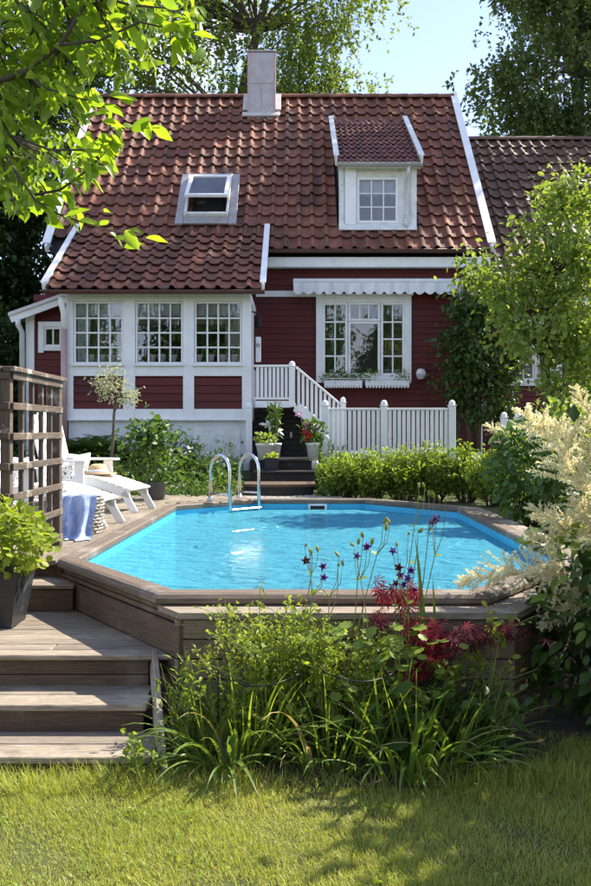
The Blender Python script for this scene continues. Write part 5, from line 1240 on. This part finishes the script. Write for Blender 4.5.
# ferns and greenery below the sunroom
Tf = T_diamond(.34, .05)
def fern(label, x, y, n=14, ln=.62, m=lf_fern, seed=1, zb_=None):
    R = np.random.default_rng(seed); z = gz(x, y) if zb_ is None else zb_; t = thing('fern', (x, y, z), label, 'fern', 'ferns below the sunroom')
    for k in range(n):
        a = R.uniform(0, 2*PI); L_ = ln*R.uniform(.7, 1.15); el = R.uniform(.7, 1.35); pts = []; p = Vector((x, y, z)); pos = []; dr_ = []
        for i in range(15):
            q = i/14; e = el-q*1.25; step = Vector((math.cos(a)*math.cos(e), math.sin(a)*math.cos(e), math.sin(e)))*L_/14; p = p+step; pts.append(p)
            sd = Vector((-math.sin(a), math.cos(a), 0)); wl = math.sin(PI*min(1, .12+q*.88))**.7*.16*L_/.6
            if i > 1:
                for sg in (-1, 1): pos.append((tuple(p), tuple(sd*sg+step.normalized()*.35), wl))
        V, F = leaves(np.array([q[0] for q in pos]), np.array([q[1] for q in pos]), np.tile((0, 0, 1.), (len(pos), 1))+R.normal(size=(len(pos), 3))*.15, np.array([q[2] for q in pos]), (Tf[0], Tf[1]))
        o = link('frond', npmesh('frond', V, F, m), t)
    return t
fl_l = ('fern clump nearest the left corner of the sunroom', 'fern clump behind the far lounger', 'fern clump behind the pale standard willow', 'fern clump left of the dark grey pot', 'fern clump behind the dark grey pot', 'fern clump right of the dark grey pot', 'low fern in front of the white foundation wall', 'low fern near the pool ladder')
for k, (px_, d_, n, ln) in enumerate(((75, 14.2, 22, .95), (92, 13.9, 22, .95), (112, 13.9, 22, .9), (132, 14.0, 22, .92), (150, 13.7, 20, .85), (176, 13.4, 16, .6), (200, 13.6, 12, .5), (226, 13.4, 12, .42))):
    fern(fl_l[k], X(px_, d_), d_, n, ln, seed=60+k)
# ground cover along the house side
pos = []
R = np.random.default_rng(77)
for _ in range(9000):
    d_ = R.uniform(11.75, 14.3); px_ = R.choice([R.uniform(60, 243), R.uniform(318, 345), R.uniform(318, 540)], p=[.5, .1, .4]); x = X(px_, d_); hh = abs(R.normal())*.13*(1.3-.3*math.sin(px_*.11)); pos.append((x, d_, gz(x, d_)+hh))
V, F = leafcloud(np.array(pos), .065, T_oval(.5), None, .25, R=R)
stuff(link('ground_cover', npmesh('ground_cover', V, F, lf_mid)))
# tall weeds before picket fence / white wall
def weed(label, x, y, h, n, m, ls, seed, name='flowering_weed', flower=None, wd=.35, spread=.2, grp=None, zb_=None, cat='plant', branchy=0, z_leaf=(.1, 1.0), dens=26):
    R = np.random.default_rng(seed); z = gz(x, y) if zb_ is None else zb_; t = thing(name, (x, y, z), label, cat, grp); sm = MB(); pos = []; tips = []
    for k in range(n):
        a = R.uniform(0, 2*PI); r_ = spread*R.uniform(.15, 1); hh = h*R.uniform(.6, 1.08); b = Vector((x+math.cos(a)*r_*.3, y+math.sin(a)*r_*.3, z-.01)); tp = Vector((x+math.cos(a)*r_, y+math.sin(a)*r_*.7, z+hh)); md = b.lerp(tp, .55)+Vector((R.normal()*.02, R.normal()*.02, .03))
        sm.tube([b, md, tp], [.004, .003, .0018], 5); tips.append(tp)
        for q in R.uniform(z_leaf[0], z_leaf[1], dens): pos.append(tuple((b.lerp(md, q/.55) if q < .55 else md.lerp(tp, (q-.55)/.45))+Vector(R.normal(size=3)*ls*.45)))
        for j in range(branchy):
            q = R.uniform(.4, .9); p0_ = md.lerp(tp, q); e_ = p0_+Vector((R.normal()*.09, R.normal()*.07, R.uniform(.02, .13))); sm.tube([p0_, e_], [.002, .0015], 4); tips.append(e_)
            for w_ in R.uniform(.2, 1, 7): pos.append(tuple(p0_.lerp(e_, w_)+Vector(R.normal(size=3)*.012)))
    sm.ob('stems', m_stem, t); V, F = leafcloud(np.array(pos), ls, T_oval(wd), None, .15, R=R); link('foliage', npmesh('foliage', V, F, m), t)
    if flower:
        ft = np.repeat(np.array([tuple(q) for q in tips]), 8, 0); ft = ft+R.normal(size=ft.shape)*ls*.22; V, F = leafcloud(ft, ls*.7, T_oval(.8), None, .1, R=R); link('flowers', npmesh('flowers', V, F, flower), t)
    return t
weed('tall grey-green weed in front of the first fence panel', X(336, 13.3), 13.3, .62, 9, lf_mid, .045, 5, dens=14)
weed('tall grey-green weed in front of the second fence panel', X(405, 13.3), 13.3, .62, 8, lf_mid, .045, 6, dens=14)
weed('thin weed growing up the white foundation wall', X(232, 13.9), 13.9, .62, 6, lf_fern, .05, 7, dens=12)
weed('leafy bush in front of the white foundation wall', X(186, 13.8), 13.8, .70, 20, lf_mid, .075, 8, name='leafy_bush', spread=.38, cat='bush')
# broadleaf shrub at the right of the pool, leaves one by one
def leafy_shrub(name, label, c, r, n, ls, m, seed, wd=.55, cat='shrub', base=None, minz=None, back=400, bm=None):
    R = np.random.default_rng(seed); c = np.array(c); r = np.array(r); b = base or (c[0], c[1], gz(c[0], c[1])); t = thing(name, b, label, cat)
    ms = [ovate_mesh('leaf', m, wd, .10, -.22, 5), ovate_mesh('leaf', m, wd*.85, .16, -.1, 5)]; sm = MB()
    for k in range(n):
        u = unit(R.normal(size=3)); u[1] = -abs(u[1])*.9+.1*u[1]; u = unit(u); p = c+u*r*R.uniform(.72, 1.02)
        if minz and p[2] < minz: p[2] = minz+R.uniform(0, .2)
        put_leaf(t, ms[k % 2], p, (u[0]*.8+R.normal()*.35, u[1]*.6+R.normal()*.3, -.35+R.normal()*.3), (u[0]*.3+R.normal()*.3, -.4+R.normal()*.3, 1), ls*R.uniform(.65, 1.2))
        if k % 5 == 0: sm.tube([b, tuple((np.array(b)+p)/2+np.array((0, 0, .05))), tuple(p)], [.008, .005, .002], 5)
    sm.ob('stems', m_twig, t)
    if back:
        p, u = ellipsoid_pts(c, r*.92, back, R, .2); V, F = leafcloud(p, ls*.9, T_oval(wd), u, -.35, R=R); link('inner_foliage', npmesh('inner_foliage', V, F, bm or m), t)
    return t
leafy_shrub('broadleaf_shrub', 'broad-leaved green shrub beside the right edge of the pool', (2.40, 8.9, 1.26), (.52, .45, .58), 250, .105, lf_mid, 90, back=1000)
leafy_shrub('broadleaf_shrub', 'leafy shrub below the wing window behind the cream plumes', (2.95, 10.0, 1.45), (.55, .5, .65), 160, .10, lf_fruit, 91, back=600)
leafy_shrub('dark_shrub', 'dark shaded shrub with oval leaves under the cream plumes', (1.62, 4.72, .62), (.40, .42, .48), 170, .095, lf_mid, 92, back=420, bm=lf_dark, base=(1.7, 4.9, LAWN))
# goat's beard with cream plumes
def plume_mesh(seed, nb=64, curve=.25):
    """feathery panicle, base at origin, along +y, length 1"""
    R = np.random.default_rng(seed); pos = []; dr_ = []; mbp = []
    ax_ = lambda q: np.array((0, q, -curve*q*q))
    for k in range(nb):
        q = .08+.92*k/nb; L_ = .44*(1-q)**.7*R.uniform(.6, 1.2)+.05; a = R.uniform(0, 2*PI); d_ = unit(np.array((math.cos(a), .75+R.normal()*.2, math.sin(a))))
        b = ax_(q); n = int(22+L_*260)
        for i in range(n):
            s_ = i/n; p = b+d_*L_*s_+np.array((0, 0, -.12*L_*s_*s_))+R.normal(size=3)*.005; pos.append(p); dr_.append(unit(R.normal(size=3)+d_*.6))
    for q in np.linspace(.8, 1, 24): pos.append(ax_(q)+R.normal(size=3)*.006); dr_.append(unit(R.normal(size=3)))
    pos = np.array(pos); V, F = leaves(pos, np.array(dr_), R.normal(size=pos.shape), R.uniform(.016, .029, len(pos)), T_diamond(.55, .05))
    return npmesh('plume', V, F, lf_plume)
PLM = [plume_mesh(1), plume_mesh(2, 74, .4), plume_mesh(3, 58, .15)]
def plumes(name, label, base, items, leafspec=None, seed=1):
    t = thing(name, base, label, 'flowering plant'); sm = MB(); R = np.random.default_rng(seed)
    for k, (a, b, d_, d2) in enumerate(items):
        p0_ = P(a[0], a[1], d_); p1_ = P(b[0], b[1], d2); y = p1_-p0_; s_ = y.length
        put_leaf(t, PLM[k % 3], p0_, y, Vector((R.normal()*.3, -.5, 1)), s_, 'plume'); sm.tube([base, Vector(base).lerp(p0_, .6)+Vector((0, 0, .1)), p0_, p0_.lerp(p1_, .5)], [.007, .005, .004, .002], 5)
    sm.ob('stems', m_stem, t)
    if leafspec:
        ms = ovate_mesh('leaf', lf_fern, .5, .1, -.2, 5); ms2 = ovate_mesh('leaf', lf_hedge, .5, .1, -.2, 5)
        for (px_, py_, d_, n, ls, sp_) in leafspec:
            for _ in range(n): put_leaf(t, (ms, ms2)[R.integers(0, 2)], P(px_+R.normal()*sp_, py_+R.normal()*sp_*.8, d_+R.normal()*.12), (R.normal()*.8-.2, R.normal()*.5-.2, R.normal()*.3-.2), (R.normal()*.4, -.4, 1), ls*R.uniform(.7, 1.2))
    return t
plumes('goats_beard', 'tall plant with big cream feathery plumes at the right edge of the pool', (1.62, 5.1, LAWN),
       [((592, 500), (544, 402), 4.9, 4.8), ((598, 470), (566, 408), 4.95, 4.9), ((606, 530), (574, 452), 4.8, 4.7), ((572, 540), (540, 500), 4.8, 4.7), ((566, 580), (480, 551), 4.75, 4.6), ((560, 548), (530, 528), 4.85, 4.7), ((590, 588), (542, 560), 4.7, 4.5), ((596, 600), (548, 606), 4.65, 4.5), ((612, 560), (580, 492), 4.7, 4.6), ((605, 610), (576, 580), 4.6, 4.5), ((600, 545), (556, 500), 4.95, 4.85), ((596, 440), (583, 385), 5.0, 4.95)],
       [(575, 540, 4.95, 40, .10, 16), (590, 500, 5.05, 34, .11, 12), (560, 590, 4.8, 36, .09, 16), (540, 540, 4.95, 16, .09, 9), (585, 620, 4.6, 34, .09, 14)], 31)
plumes('goats_beard', 'small cream plumed plant above the broad-leaved shrub', (2.2, 9.6, .62), [((512, 445), (492, 420), 9.4, 9.3), ((520, 440), (503, 422), 9.4, 9.3), ((522, 450), (512, 428), 9.4, 9.3), ((528, 446), (520, 424), 9.5, 9.4)], None, 32)

# ------------------------------------------------------------------ front flower bed
BL = [blade_mesh('leaf', lf_blade, .042, .35, .3), blade_mesh('leaf', lf_blade, .040, .7, .6), blade_mesh('leaf', lf_blade, .046, 1.0, .6), blade_mesh('leaf', lf_blade, .026, .12, .1), blade_mesh('leaf', lf_dry, .030, .8, 1.0)]
BLG = [blade_mesh('leaf', lf_gold, .016, .3, .5), blade_mesh('leaf', lf_hedge, .018, .6, .8), blade_mesh('leaf', lf_blade, .020, .4, .4), blade_mesh('leaf', lf_hedge, .012, .1, .2), BL[4]]
def strap(label, x, y, n, ln, seed, spread=.10, name='daylily', mix=(.3, .3, .25, .15), lean=None, BL=BL, tmax=.55):
    R = np.random.default_rng(seed); z = gz(x, y); t = thing(name, (x, y, z), label, 'plant', 'strap-leaved clumps in the front bed')
    for k in range(n):
        a = R.uniform(0, 2*PI) if lean is None or R.uniform() < .5 else lean+R.normal()*.7
        r_ = spread*1.15*math.sqrt(R.uniform()); b = Vector((x+math.cos(a)*r_*1.3, y+math.sin(a)*r_, z-.01)); s_ = ln*R.uniform(.6, 1.15); vi = R.choice(4, p=mix)
        tilt = R.uniform(.02, tmax); M = Matrix.Translation(b) @ Matrix.Rotation(a-PI/2, 4, 'Z') @ Matrix.Rotation(-tilt, 4, 'X') @ Matrix.Rotation(R.normal()*.25, 4, 'Z') @ Matrix.Diagonal((s_*R.uniform(.8, 1.2), s_, s_, 1))
        link('leaf', BL[4 if R.uniform() < .07 else vi], t, M)
    return t
strap('strap-leaved clump spilling over the lawn left of centre', X(228, 4.05), 4.07, 62, .44, 1, .11, lean=-PI/2-.1, mix=(.12, .38, .42, .08), tmax=.75)
strap('strap-leaved clump in the middle of the front bed', X(330, 4.08), 4.08, 50, .40, 2, .13, mix=(.15, .4, .35, .1), lean=-PI/2, tmax=.7)
strap('large strap-leaved clump spilling over the lawn right of centre', X(412, 4.02), 4.06, 80, .48, 3, .18, lean=-PI/2+.2, mix=(.15, .38, .4, .07), tmax=.75)
strap('strap-leaved clump at the right end of the front bed', X(468, 4.05), 4.10, 30, .44, 4, .09, lean=-.5)
strap('upright grassy clump behind the left strap-leaved clump', X(212, 4.2), 4.22, 26, .44, 5, .08, tmax=.25, mix=(.35, .1, .05, .5))
strap('upright grassy clump below the crimson maple', X(392, 4.22), 4.24, 50, .50, 6, .16, tmax=.25, mix=(.4, .05, .05, .5))
strap('fine yellow-green grass tuft among the golden shrub', X(245, 4.2), 4.22, 40, .56, 7, .16, tmax=.3, name='grass_tuft', mix=(.3, .25, .2, .25), BL=BLG)
strap('fine yellow-green grass tuft in the middle of the bed', X(330, 4.2), 4.2, 46, .54, 8, .18, tmax=.3, name='grass_tuft', mix=(.3, .25, .2, .25), BL=BLG)
strap('fine yellow-green grass tuft left of the rose shoots', X(425, 4.16), 4.18, 50, .48, 9, .18, tmax=.3, name='grass_tuft', mix=(.2, .25, .3, .25), BL=BLG)
strap('fine grass tuft beside the end of the garden steps', X(198, 4.15), 4.15, 22, .34, 10, .07, tmax=.3, name='grass_tuft', mix=(.3, .25, .2, .25), BL=BLG)
ir = thing('iris_leaf_fan', (X(428, 4.35), 4.35, gz(.6, 4.35)), 'tall bright green sword leaf standing before the pool bench', 'plant')
for (a, h, dx) in ((0, 1.0, .0), (.06, .8, .03), (-.08, .7, -.03)):
    link('leaf', BL[3], ir, Matrix.Translation((X(424, 4.35)+dx, 4.35, LAWN)) @ Matrix.Rotation(.06+a, 4, 'Y') @ Matrix.Rotation(.5, 4, 'Z') @ Matrix.Diagonal((h*1.6, h, h, 1)))
ir2 = thing('iris_leaf_fan', (X(280, 4.3), 4.3, LAWN), 'short bright sword leaf among the golden shrub', 'plant')
for (a, h, dx) in ((0, .62, 0), (.12, .5, .03)): link('leaf', BL[3], ir2, Matrix.Translation((X(280, 4.3)+dx, 4.3, LAWN)) @ Matrix.Rotation(-.08+a, 4, 'Y') @ Matrix.Rotation(.4, 4, 'Z') @ Matrix.Diagonal((h*1.6, h, h, 1)))
# golden small-leaved shrub
weed('golden small-leaved shrub against the pool cladding', X(274, 4.28), 4.28, .66, 46, lf_gold, .024, 11, name='golden_shrub', wd=.55, spread=.36, cat='shrub', branchy=5, dens=40, z_leaf=(.3, 1.03))
weed('yellow-green small-leaved shrub in the middle of the front bed', X(330, 4.32), 4.32, .52, 24, lf_gold, .026, 12, name='golden_shrub', wd=.6, spread=.26, cat='shrub', branchy=4, dens=34, z_leaf=(.3, 1.03))
weed('tall leggy golden shoot left of the golden shrub', X(254, 4.25), 4.25, .80, 3, lf_gold, .030, 13, name='golden_shoot', spread=.05, dens=40, z_leaf=(.5, 1.0))
weed('spindly green weed beside the end of the garden steps', X(183, 4.25), 4.25, .46, 9, lf_hedge, .05, 14, wd=.28, spread=.14, dens=16)
weed('small leafy seedling at the edge of the lawn below the steps', X(150, 4.02), 3.92, .20, 8, lf_hedge, .04, 15, wd=.5, spread=.12, dens=14)
weed('thin rose shoots with pale leaflets before the dark cladding', X(470, 4.38), 4.38, .58, 8, lf_gold, .036, 16, name='rose_shoots', wd=.6, spread=.24, dens=12, branchy=3, z_leaf=(.45, 1))
weed('low green filler plants behind the strap leaves', X(350, 4.25), 4.26, .36, 34, lf_hedge, .040, 17, name='filler_plants', wd=.6, spread=.42, dens=20)
weed('low green filler plants behind the left clump', X(245, 4.2), 4.22, .36, 30, lf_hedge, .036, 18, name='filler_plants', wd=.55, spread=.32, dens=22)
weed('low dark filler plants at the shaded right end of the bed', X(470, 4.22), 4.24, .30, 30, lf_fern, .05, 19, name='filler_plants', wd=.55, spread=.34, dens=18)
# columbines: basal lobed leaves, tall stems with seed heads and purple flowers
def pod_mesh():
    mb = MB()
    for k in range(5):
        a = 2*PI*k/5; mb.tube([(0, 0, 0), (.25*math.cos(a), .25*math.sin(a), .4), (.16*math.cos(a), .16*math.sin(a), .85), (.22*math.cos(a), .22*math.sin(a), 1.15)], [.05, .13, .09, .015], 5)
    return mb.mesh('seed_head', lf_bud, True)
def flower_mesh(m, nm='flower'):
    mb = MB()
    for k in range(5):
        a = 2*PI*k/5; c_, s_ = math.cos(a), math.sin(a); c2_, s2_ = math.cos(a+.45), math.sin(a+.45)
        mb.raw([(0, 0, 0), (c_*.35-s_*.22, s_*.35+c_*.22, -.15), (c_*.85, s_*.85, -.1), (c_*.35+s_*.22, s_*.35-c_*.22, -.15)], [(0, 1, 2, 3)])
        mb.tube([(c2_*.18, s2_*.18, -.55), (c2_*.24, s2_*.24, -.1), (c2_*.14, s2_*.14, .4), (c2_*.2, s2_*.2, .62)], [.17, .14, .05, .03], 5)
    return mb.mesh(nm, m, False)
POD = pod_mesh(); FLP = flower_mesh(lf_purple); FLD = flower_mesh(lf_maple_dk)
def columbine(label, base, items, seed, leafn=26):
    R = np.random.default_rng(seed); b = P(*base); b.z = gz(b.x, b.y); t = thing('columbine', b, label, 'flowering plant', 'columbines in the front bed'); sm = MB()
    ll = MB().raw([tuple(q) for q in T5[0]], [tuple(int(a) for a in q) for q in T5[1]]).mesh('leaf', lf_hedge)
    tips = [(P(px_, py_, base[2]+R.normal()*.05), kd) for (px_, py_, kd) in items]
    for g0 in range(0, len(tips), 3):
        grp_ = tips[g0:g0+3]; ctr = sum((q[0] for q in grp_), Vector())/len(grp_); zmin = min(q[0].z for q in grp_)
        node_ = Vector((ctr.x*.85+b.x*.15+R.normal()*.015, ctr.y, zmin-R.uniform(.08, .16))); b0_ = b+Vector((R.normal()*.06, R.normal()*.04, 0)); md = b0_.lerp(node_, .5)+Vector((R.normal()*.035, R.normal()*.03, .03))
        sm.tube([b0_, b0_.lerp(md, .5)+Vector((R.normal()*.012, 0, .01)), md, md.lerp(node_, .5)+Vector((R.normal()*.012, 0, .01)), node_], [.0038, .0035, .003, .0026, .0022], 5)
        put_leaf(t, ll, node_, (R.normal(), R.normal(), .2), (0, -.3, 1), .035); put_leaf(t, ll, md, (R.normal(), R.normal(), .1), (0, -.3, 1), .05)
        for (tip, kd) in grp_:
            sm.tube([node_, node_.lerp(tip, .4)+Vector(((tip.x-node_.x)*.35, R.normal()*.01, 0)), tip], [.0022, .0018, .0014], 5)
            s_ = R.uniform(.018, .030)
            if kd == 'p': M = Matrix.Translation(tip) @ Matrix.Rotation(R.normal()*.45, 4, 'X') @ Matrix.Rotation(R.normal()*.45, 4, 'Y'); link('seed_head', POD, t, M @ Matrix.Diagonal((s_, s_, s_*R.uniform(.9, 1.4), 1)))
            else: s_ = R.uniform(.024, .036); M = Matrix.Translation(tip) @ Matrix.Rotation(R.uniform(.6, 2.4), 4, 'X') @ Matrix.Rotation(R.uniform(0, 6), 4, 'Z'); link('flower', FLP if kd == 'f' else FLD, t, M @ Matrix.Diagonal((s_, s_, s_, 1)))
    sm.ob('stems', m_stem, t)
    for _ in range(leafn): put_leaf(t, ll, b+Vector((R.normal()*.13, R.normal()*.08-.03, R.uniform(.18, .62))), (R.normal(), R.normal()-.3, R.normal()*.2), (R.normal()*.3, -.4, 1), R.uniform(.045, .085))
    return t
columbine('columbine with pale seed heads above the left of the pool bench', (305, 0, 4.3), [(305, 547, 'p'), (312, 553, 'p'), (318, 552, 'p'), (310, 556, 'p'), (323, 566, 'f'), (324, 577, 'f'), (306, 560, 'd'), (339, 557, 'p'), (343, 566, 'p'), (338, 566, 'p')], 5)
columbine('columbine with a dark purple flower before the middle of the water', (350, 0, 4.3), [(354, 546, 'p'), (358, 545, 'p'), (363, 538, 'p'), (367, 546, 'f'), (357, 556, 'f'), (371, 545, 'p'), (383, 524, 'p'), (390, 524, 'p'), (386, 531, 'p'), (363, 604, 'd')], 6)
columbine('tallest columbine with seed heads and a purple flower at right', (398, 0, 4.32), [(419, 489, 'p'), (425, 488, 'p'), (418, 501, 'p'), (429, 497, 'p'), (434, 498, 'p'), (440, 500, 'p'), (446, 502, 'p'), (432, 522, 'f'), (436, 519, 'f'), (393, 551, 'f'), (397, 547, 'p'), (408, 535, 'p'), (418, 533, 'p')], 7)
columbine('bushy columbine with several violet blooms near the crimson maple', (405, 0, 4.28), [(400, 575, 'f'), (408, 578, 'f'), (404, 584, 'f'), (411, 570, 'f'), (399, 567, 'd'), (414, 590, 'f'), (396, 583, 'd')], 8, 34)
# crimson maple
def star_leaf(m):
    v = [(0, 0, 0)]; f = []; n = 7
    for k in range(n):
        a = -PI*.5+PI*2*(k+.5)/n*.86+PI*.14; L_ = (.55, .8, .95, 1, .95, .8, .55)[k]; a = PI/2+(k-3)*.62
        for (r_, da) in ((.22, -.31), (.62*L_, -.10), (L_, 0), (.62*L_, .10)): v.append((math.cos(a+da)*r_, math.sin(a+da)*r_, -.10*r_*r_*2+(.03 if da == 0 else 0)))
        i = 1+k*4; f += [(0, i, i+1), (0, i+1, i+3), (i+1, i+2, i+3)]
    return MB().raw(v, f).mesh('leaf', m)
SLM = [star_leaf(lf_maple), star_leaf(lf_maple_dk)]
mp_ = thing('crimson_maple', (X(420, 4.42), 4.36, LAWN), 'small crimson maple with star-shaped leaves before the pool bench', 'shrub')
R = np.random.default_rng(55); sm = MB()
for (px_, py_, sx_, sy_, n, dk) in ((395, 590, 16, 8, 26, 0), (425, 635, 22, 14, 62, 0), (430, 655, 14, 10, 24, 0), (415, 672, 16, 8, 22, 0), (408, 600, 8, 14, 14, 0), (485, 632, 28, 8, 46, 1), (455, 640, 16, 10, 26, 1), (380, 615, 10, 10, 12, 1)):
    tgt = P(px_, py_, 4.3); sm.tube([(X(420, 4.42), 4.38, LAWN-.01), P(420, 690, 4.36), tgt], [.009, .006, .002], 5)
    for _ in range(n):
        p = P(px_+R.normal()*sx_*.6, py_+R.normal()*sy_*.6, 4.3+R.normal()*.05); put_leaf(mp_, SLM[1 if (dk and R.uniform() < .85) or R.uniform() < .2 else 0], p, (R.normal()*.9, -.4+R.normal()*.4, -.25+R.normal()*.3), (R.normal()*.3, -.6, .8), R.uniform(.042, .075))
sm.ob('stems', m_twig, mp_)
# lobed geranium leaves
ger = thing('cranesbill', (X(395, 4.1), 4.14, LAWN), 'low plant with round lobed leaves below the crimson maple', 'plant'); R = np.random.default_rng(56)
lob2 = MB().raw([tuple(q) for q in T5[0]], [tuple(int(a) for a in q) for q in T5[1]]).mesh('leaf', lf_mid); sm = MB()
for (px_, py_) in [(398+R.normal()*22, 705+R.normal()*16) for _ in range(26)]+[(500+R.normal()*14, 745+R.normal()*10) for _ in range(8)]:
    p = P(px_, py_, 4.13+R.normal()*.04); put_leaf(ger, lob2, p, (R.normal()*.6, -.5, .1), (R.normal()*.3, -.7, .8), R.uniform(.06, .10)); sm.tube([(p.x*.5+X(398, 4.15)*.5, 4.18, LAWN), p], .002, 4)
sm.ob('stems', m_stem, ger)
# iron plant supports
def hoop(label, px0, px1, py, d, sag, seed):
    x0, x1 = X(px0, d), X(px1, d); z = Z(py, d); t = thing('plant_support', ((x0+x1)/2, d, LAWN), label, 'plant support', 'iron plant supports')
    MB().tube([(x0+(x1-x0)*i/14, d-.16*math.sin(PI*i/14), z-sag*math.sin(PI*i/14)) for i in range(15)], .004, 6).ob('hoop', m_iron, t, True)
    for x in (x0, x1): MB().tube([(x, d, gz(x, d)-.02), (x, d, z+.01)], .004, 6).ob('leg', m_iron, t)
hoop('black iron half-hoop support around the golden shrub', 218, 303, 672, 4.15, .02, 1); hoop('black iron half-hoop support in the middle of the bed', 323, 396, 672, 4.15, .0, 2)

# ------------------------------------------------------------------ grass
def grass(name, n, xr, yr, h, wd, seed, m, mask=None):
    R = np.random.default_rng(seed); x = R.uniform(*xr, n); y = R.uniform(*yr, n)
    keep = ~inpoly(x, y, [(-3.2, 3.99), (-.62, 3.99), (-.75, 4.7), (-3.2, 4.7)])
    keep &= ~inpoly(x, y, [(-.45, 4.5), (-.5, 4.02), (0, 3.92), (.7, 3.9), (1.1, 4.1), (1.4, 4.5)]) | (R.uniform(size=n) < .35)
    cl = np.sin(x*5.1+np.sin(y*4))*np.cos(y*4.3-x*2)+.5*np.sin(x*13+y*11); keep &= R.uniform(size=n) < .72+.28*cl
    x, y, cl = x[keep], y[keep], cl[keep]; n = len(x); z = terrain(x, y)
    a = R.uniform(0, 2*PI, n); L_ = h*R.uniform(.45, 1.2, n)*(1+.22*cl); be = R.uniform(.3, 1.55, n); ca, sa = np.cos(a), np.sin(a)
    p0 = np.stack([x, y, z-.004], 1); up = np.stack([ca*np.sin(be*.55), sa*np.sin(be*.55), np.cos(be*.55)], 1); up2 = np.stack([ca*np.sin(be), sa*np.sin(be), np.cos(be)], 1)
    sd = np.stack([-sa, ca, np.zeros(n)], 1)*(wd*R.uniform(.6, 1.2, n))[:, None]/2
    mid = p0+up*(L_*.55)[:, None]; tip = mid+up2*(L_*.45)[:, None]
    V = np.stack([p0-sd, p0+sd, mid-sd*.8, mid+sd*.8, tip], 1).reshape(-1, 3); F = np.array([(0, 1, 3), (0, 3, 2), (2, 3, 4)])[None]+(np.arange(n)*5)[:, None, None]
    return stuff(link(name, npmesh(name, V, F.reshape(-1, 3), m)))
grass('grass', 300000, (-1.75, 1.95), (2.55, 4.5), .036, .0027, 1, lf_grass)
grass('tall_grass', 3000, (-1.7, -.5), (3.74, 3.985), .09, .0032, 2, lf_grass)

# clover and fallen leaves in the lawn
R = np.random.default_rng(91); cp = []
for _ in range(46):
    x0, y0 = R.uniform(-1.5, 1.4), R.uniform(2.7, 3.8); n = R.integers(6, 22)
    for _ in range(n): x, y = x0+R.normal()*.05, y0+R.normal()*.04; cp.append((x, y, gz(x, y)+R.uniform(.012, .035)))
cp = np.array(cp); V, F = leafcloud(cp, .017, T_oval(.8, .05), None, .1, 1.6, R=R); stuff(link('clover', npmesh('clover', V, F, lf_hedge)))
grass('tall_grass', 2600, (-.5, 1.3), (3.80, 4.02), .10, .0034, 3, lf_grass)
grass('dry_grass', 16000, (-1.75, 1.95), (2.55, 4.2), .042, .0022, 5, lf_dry)
grass('long_grass', 5000, (-1.75, 1.95), (2.55, 4.2), .07, .0024, 6, lf_grass)
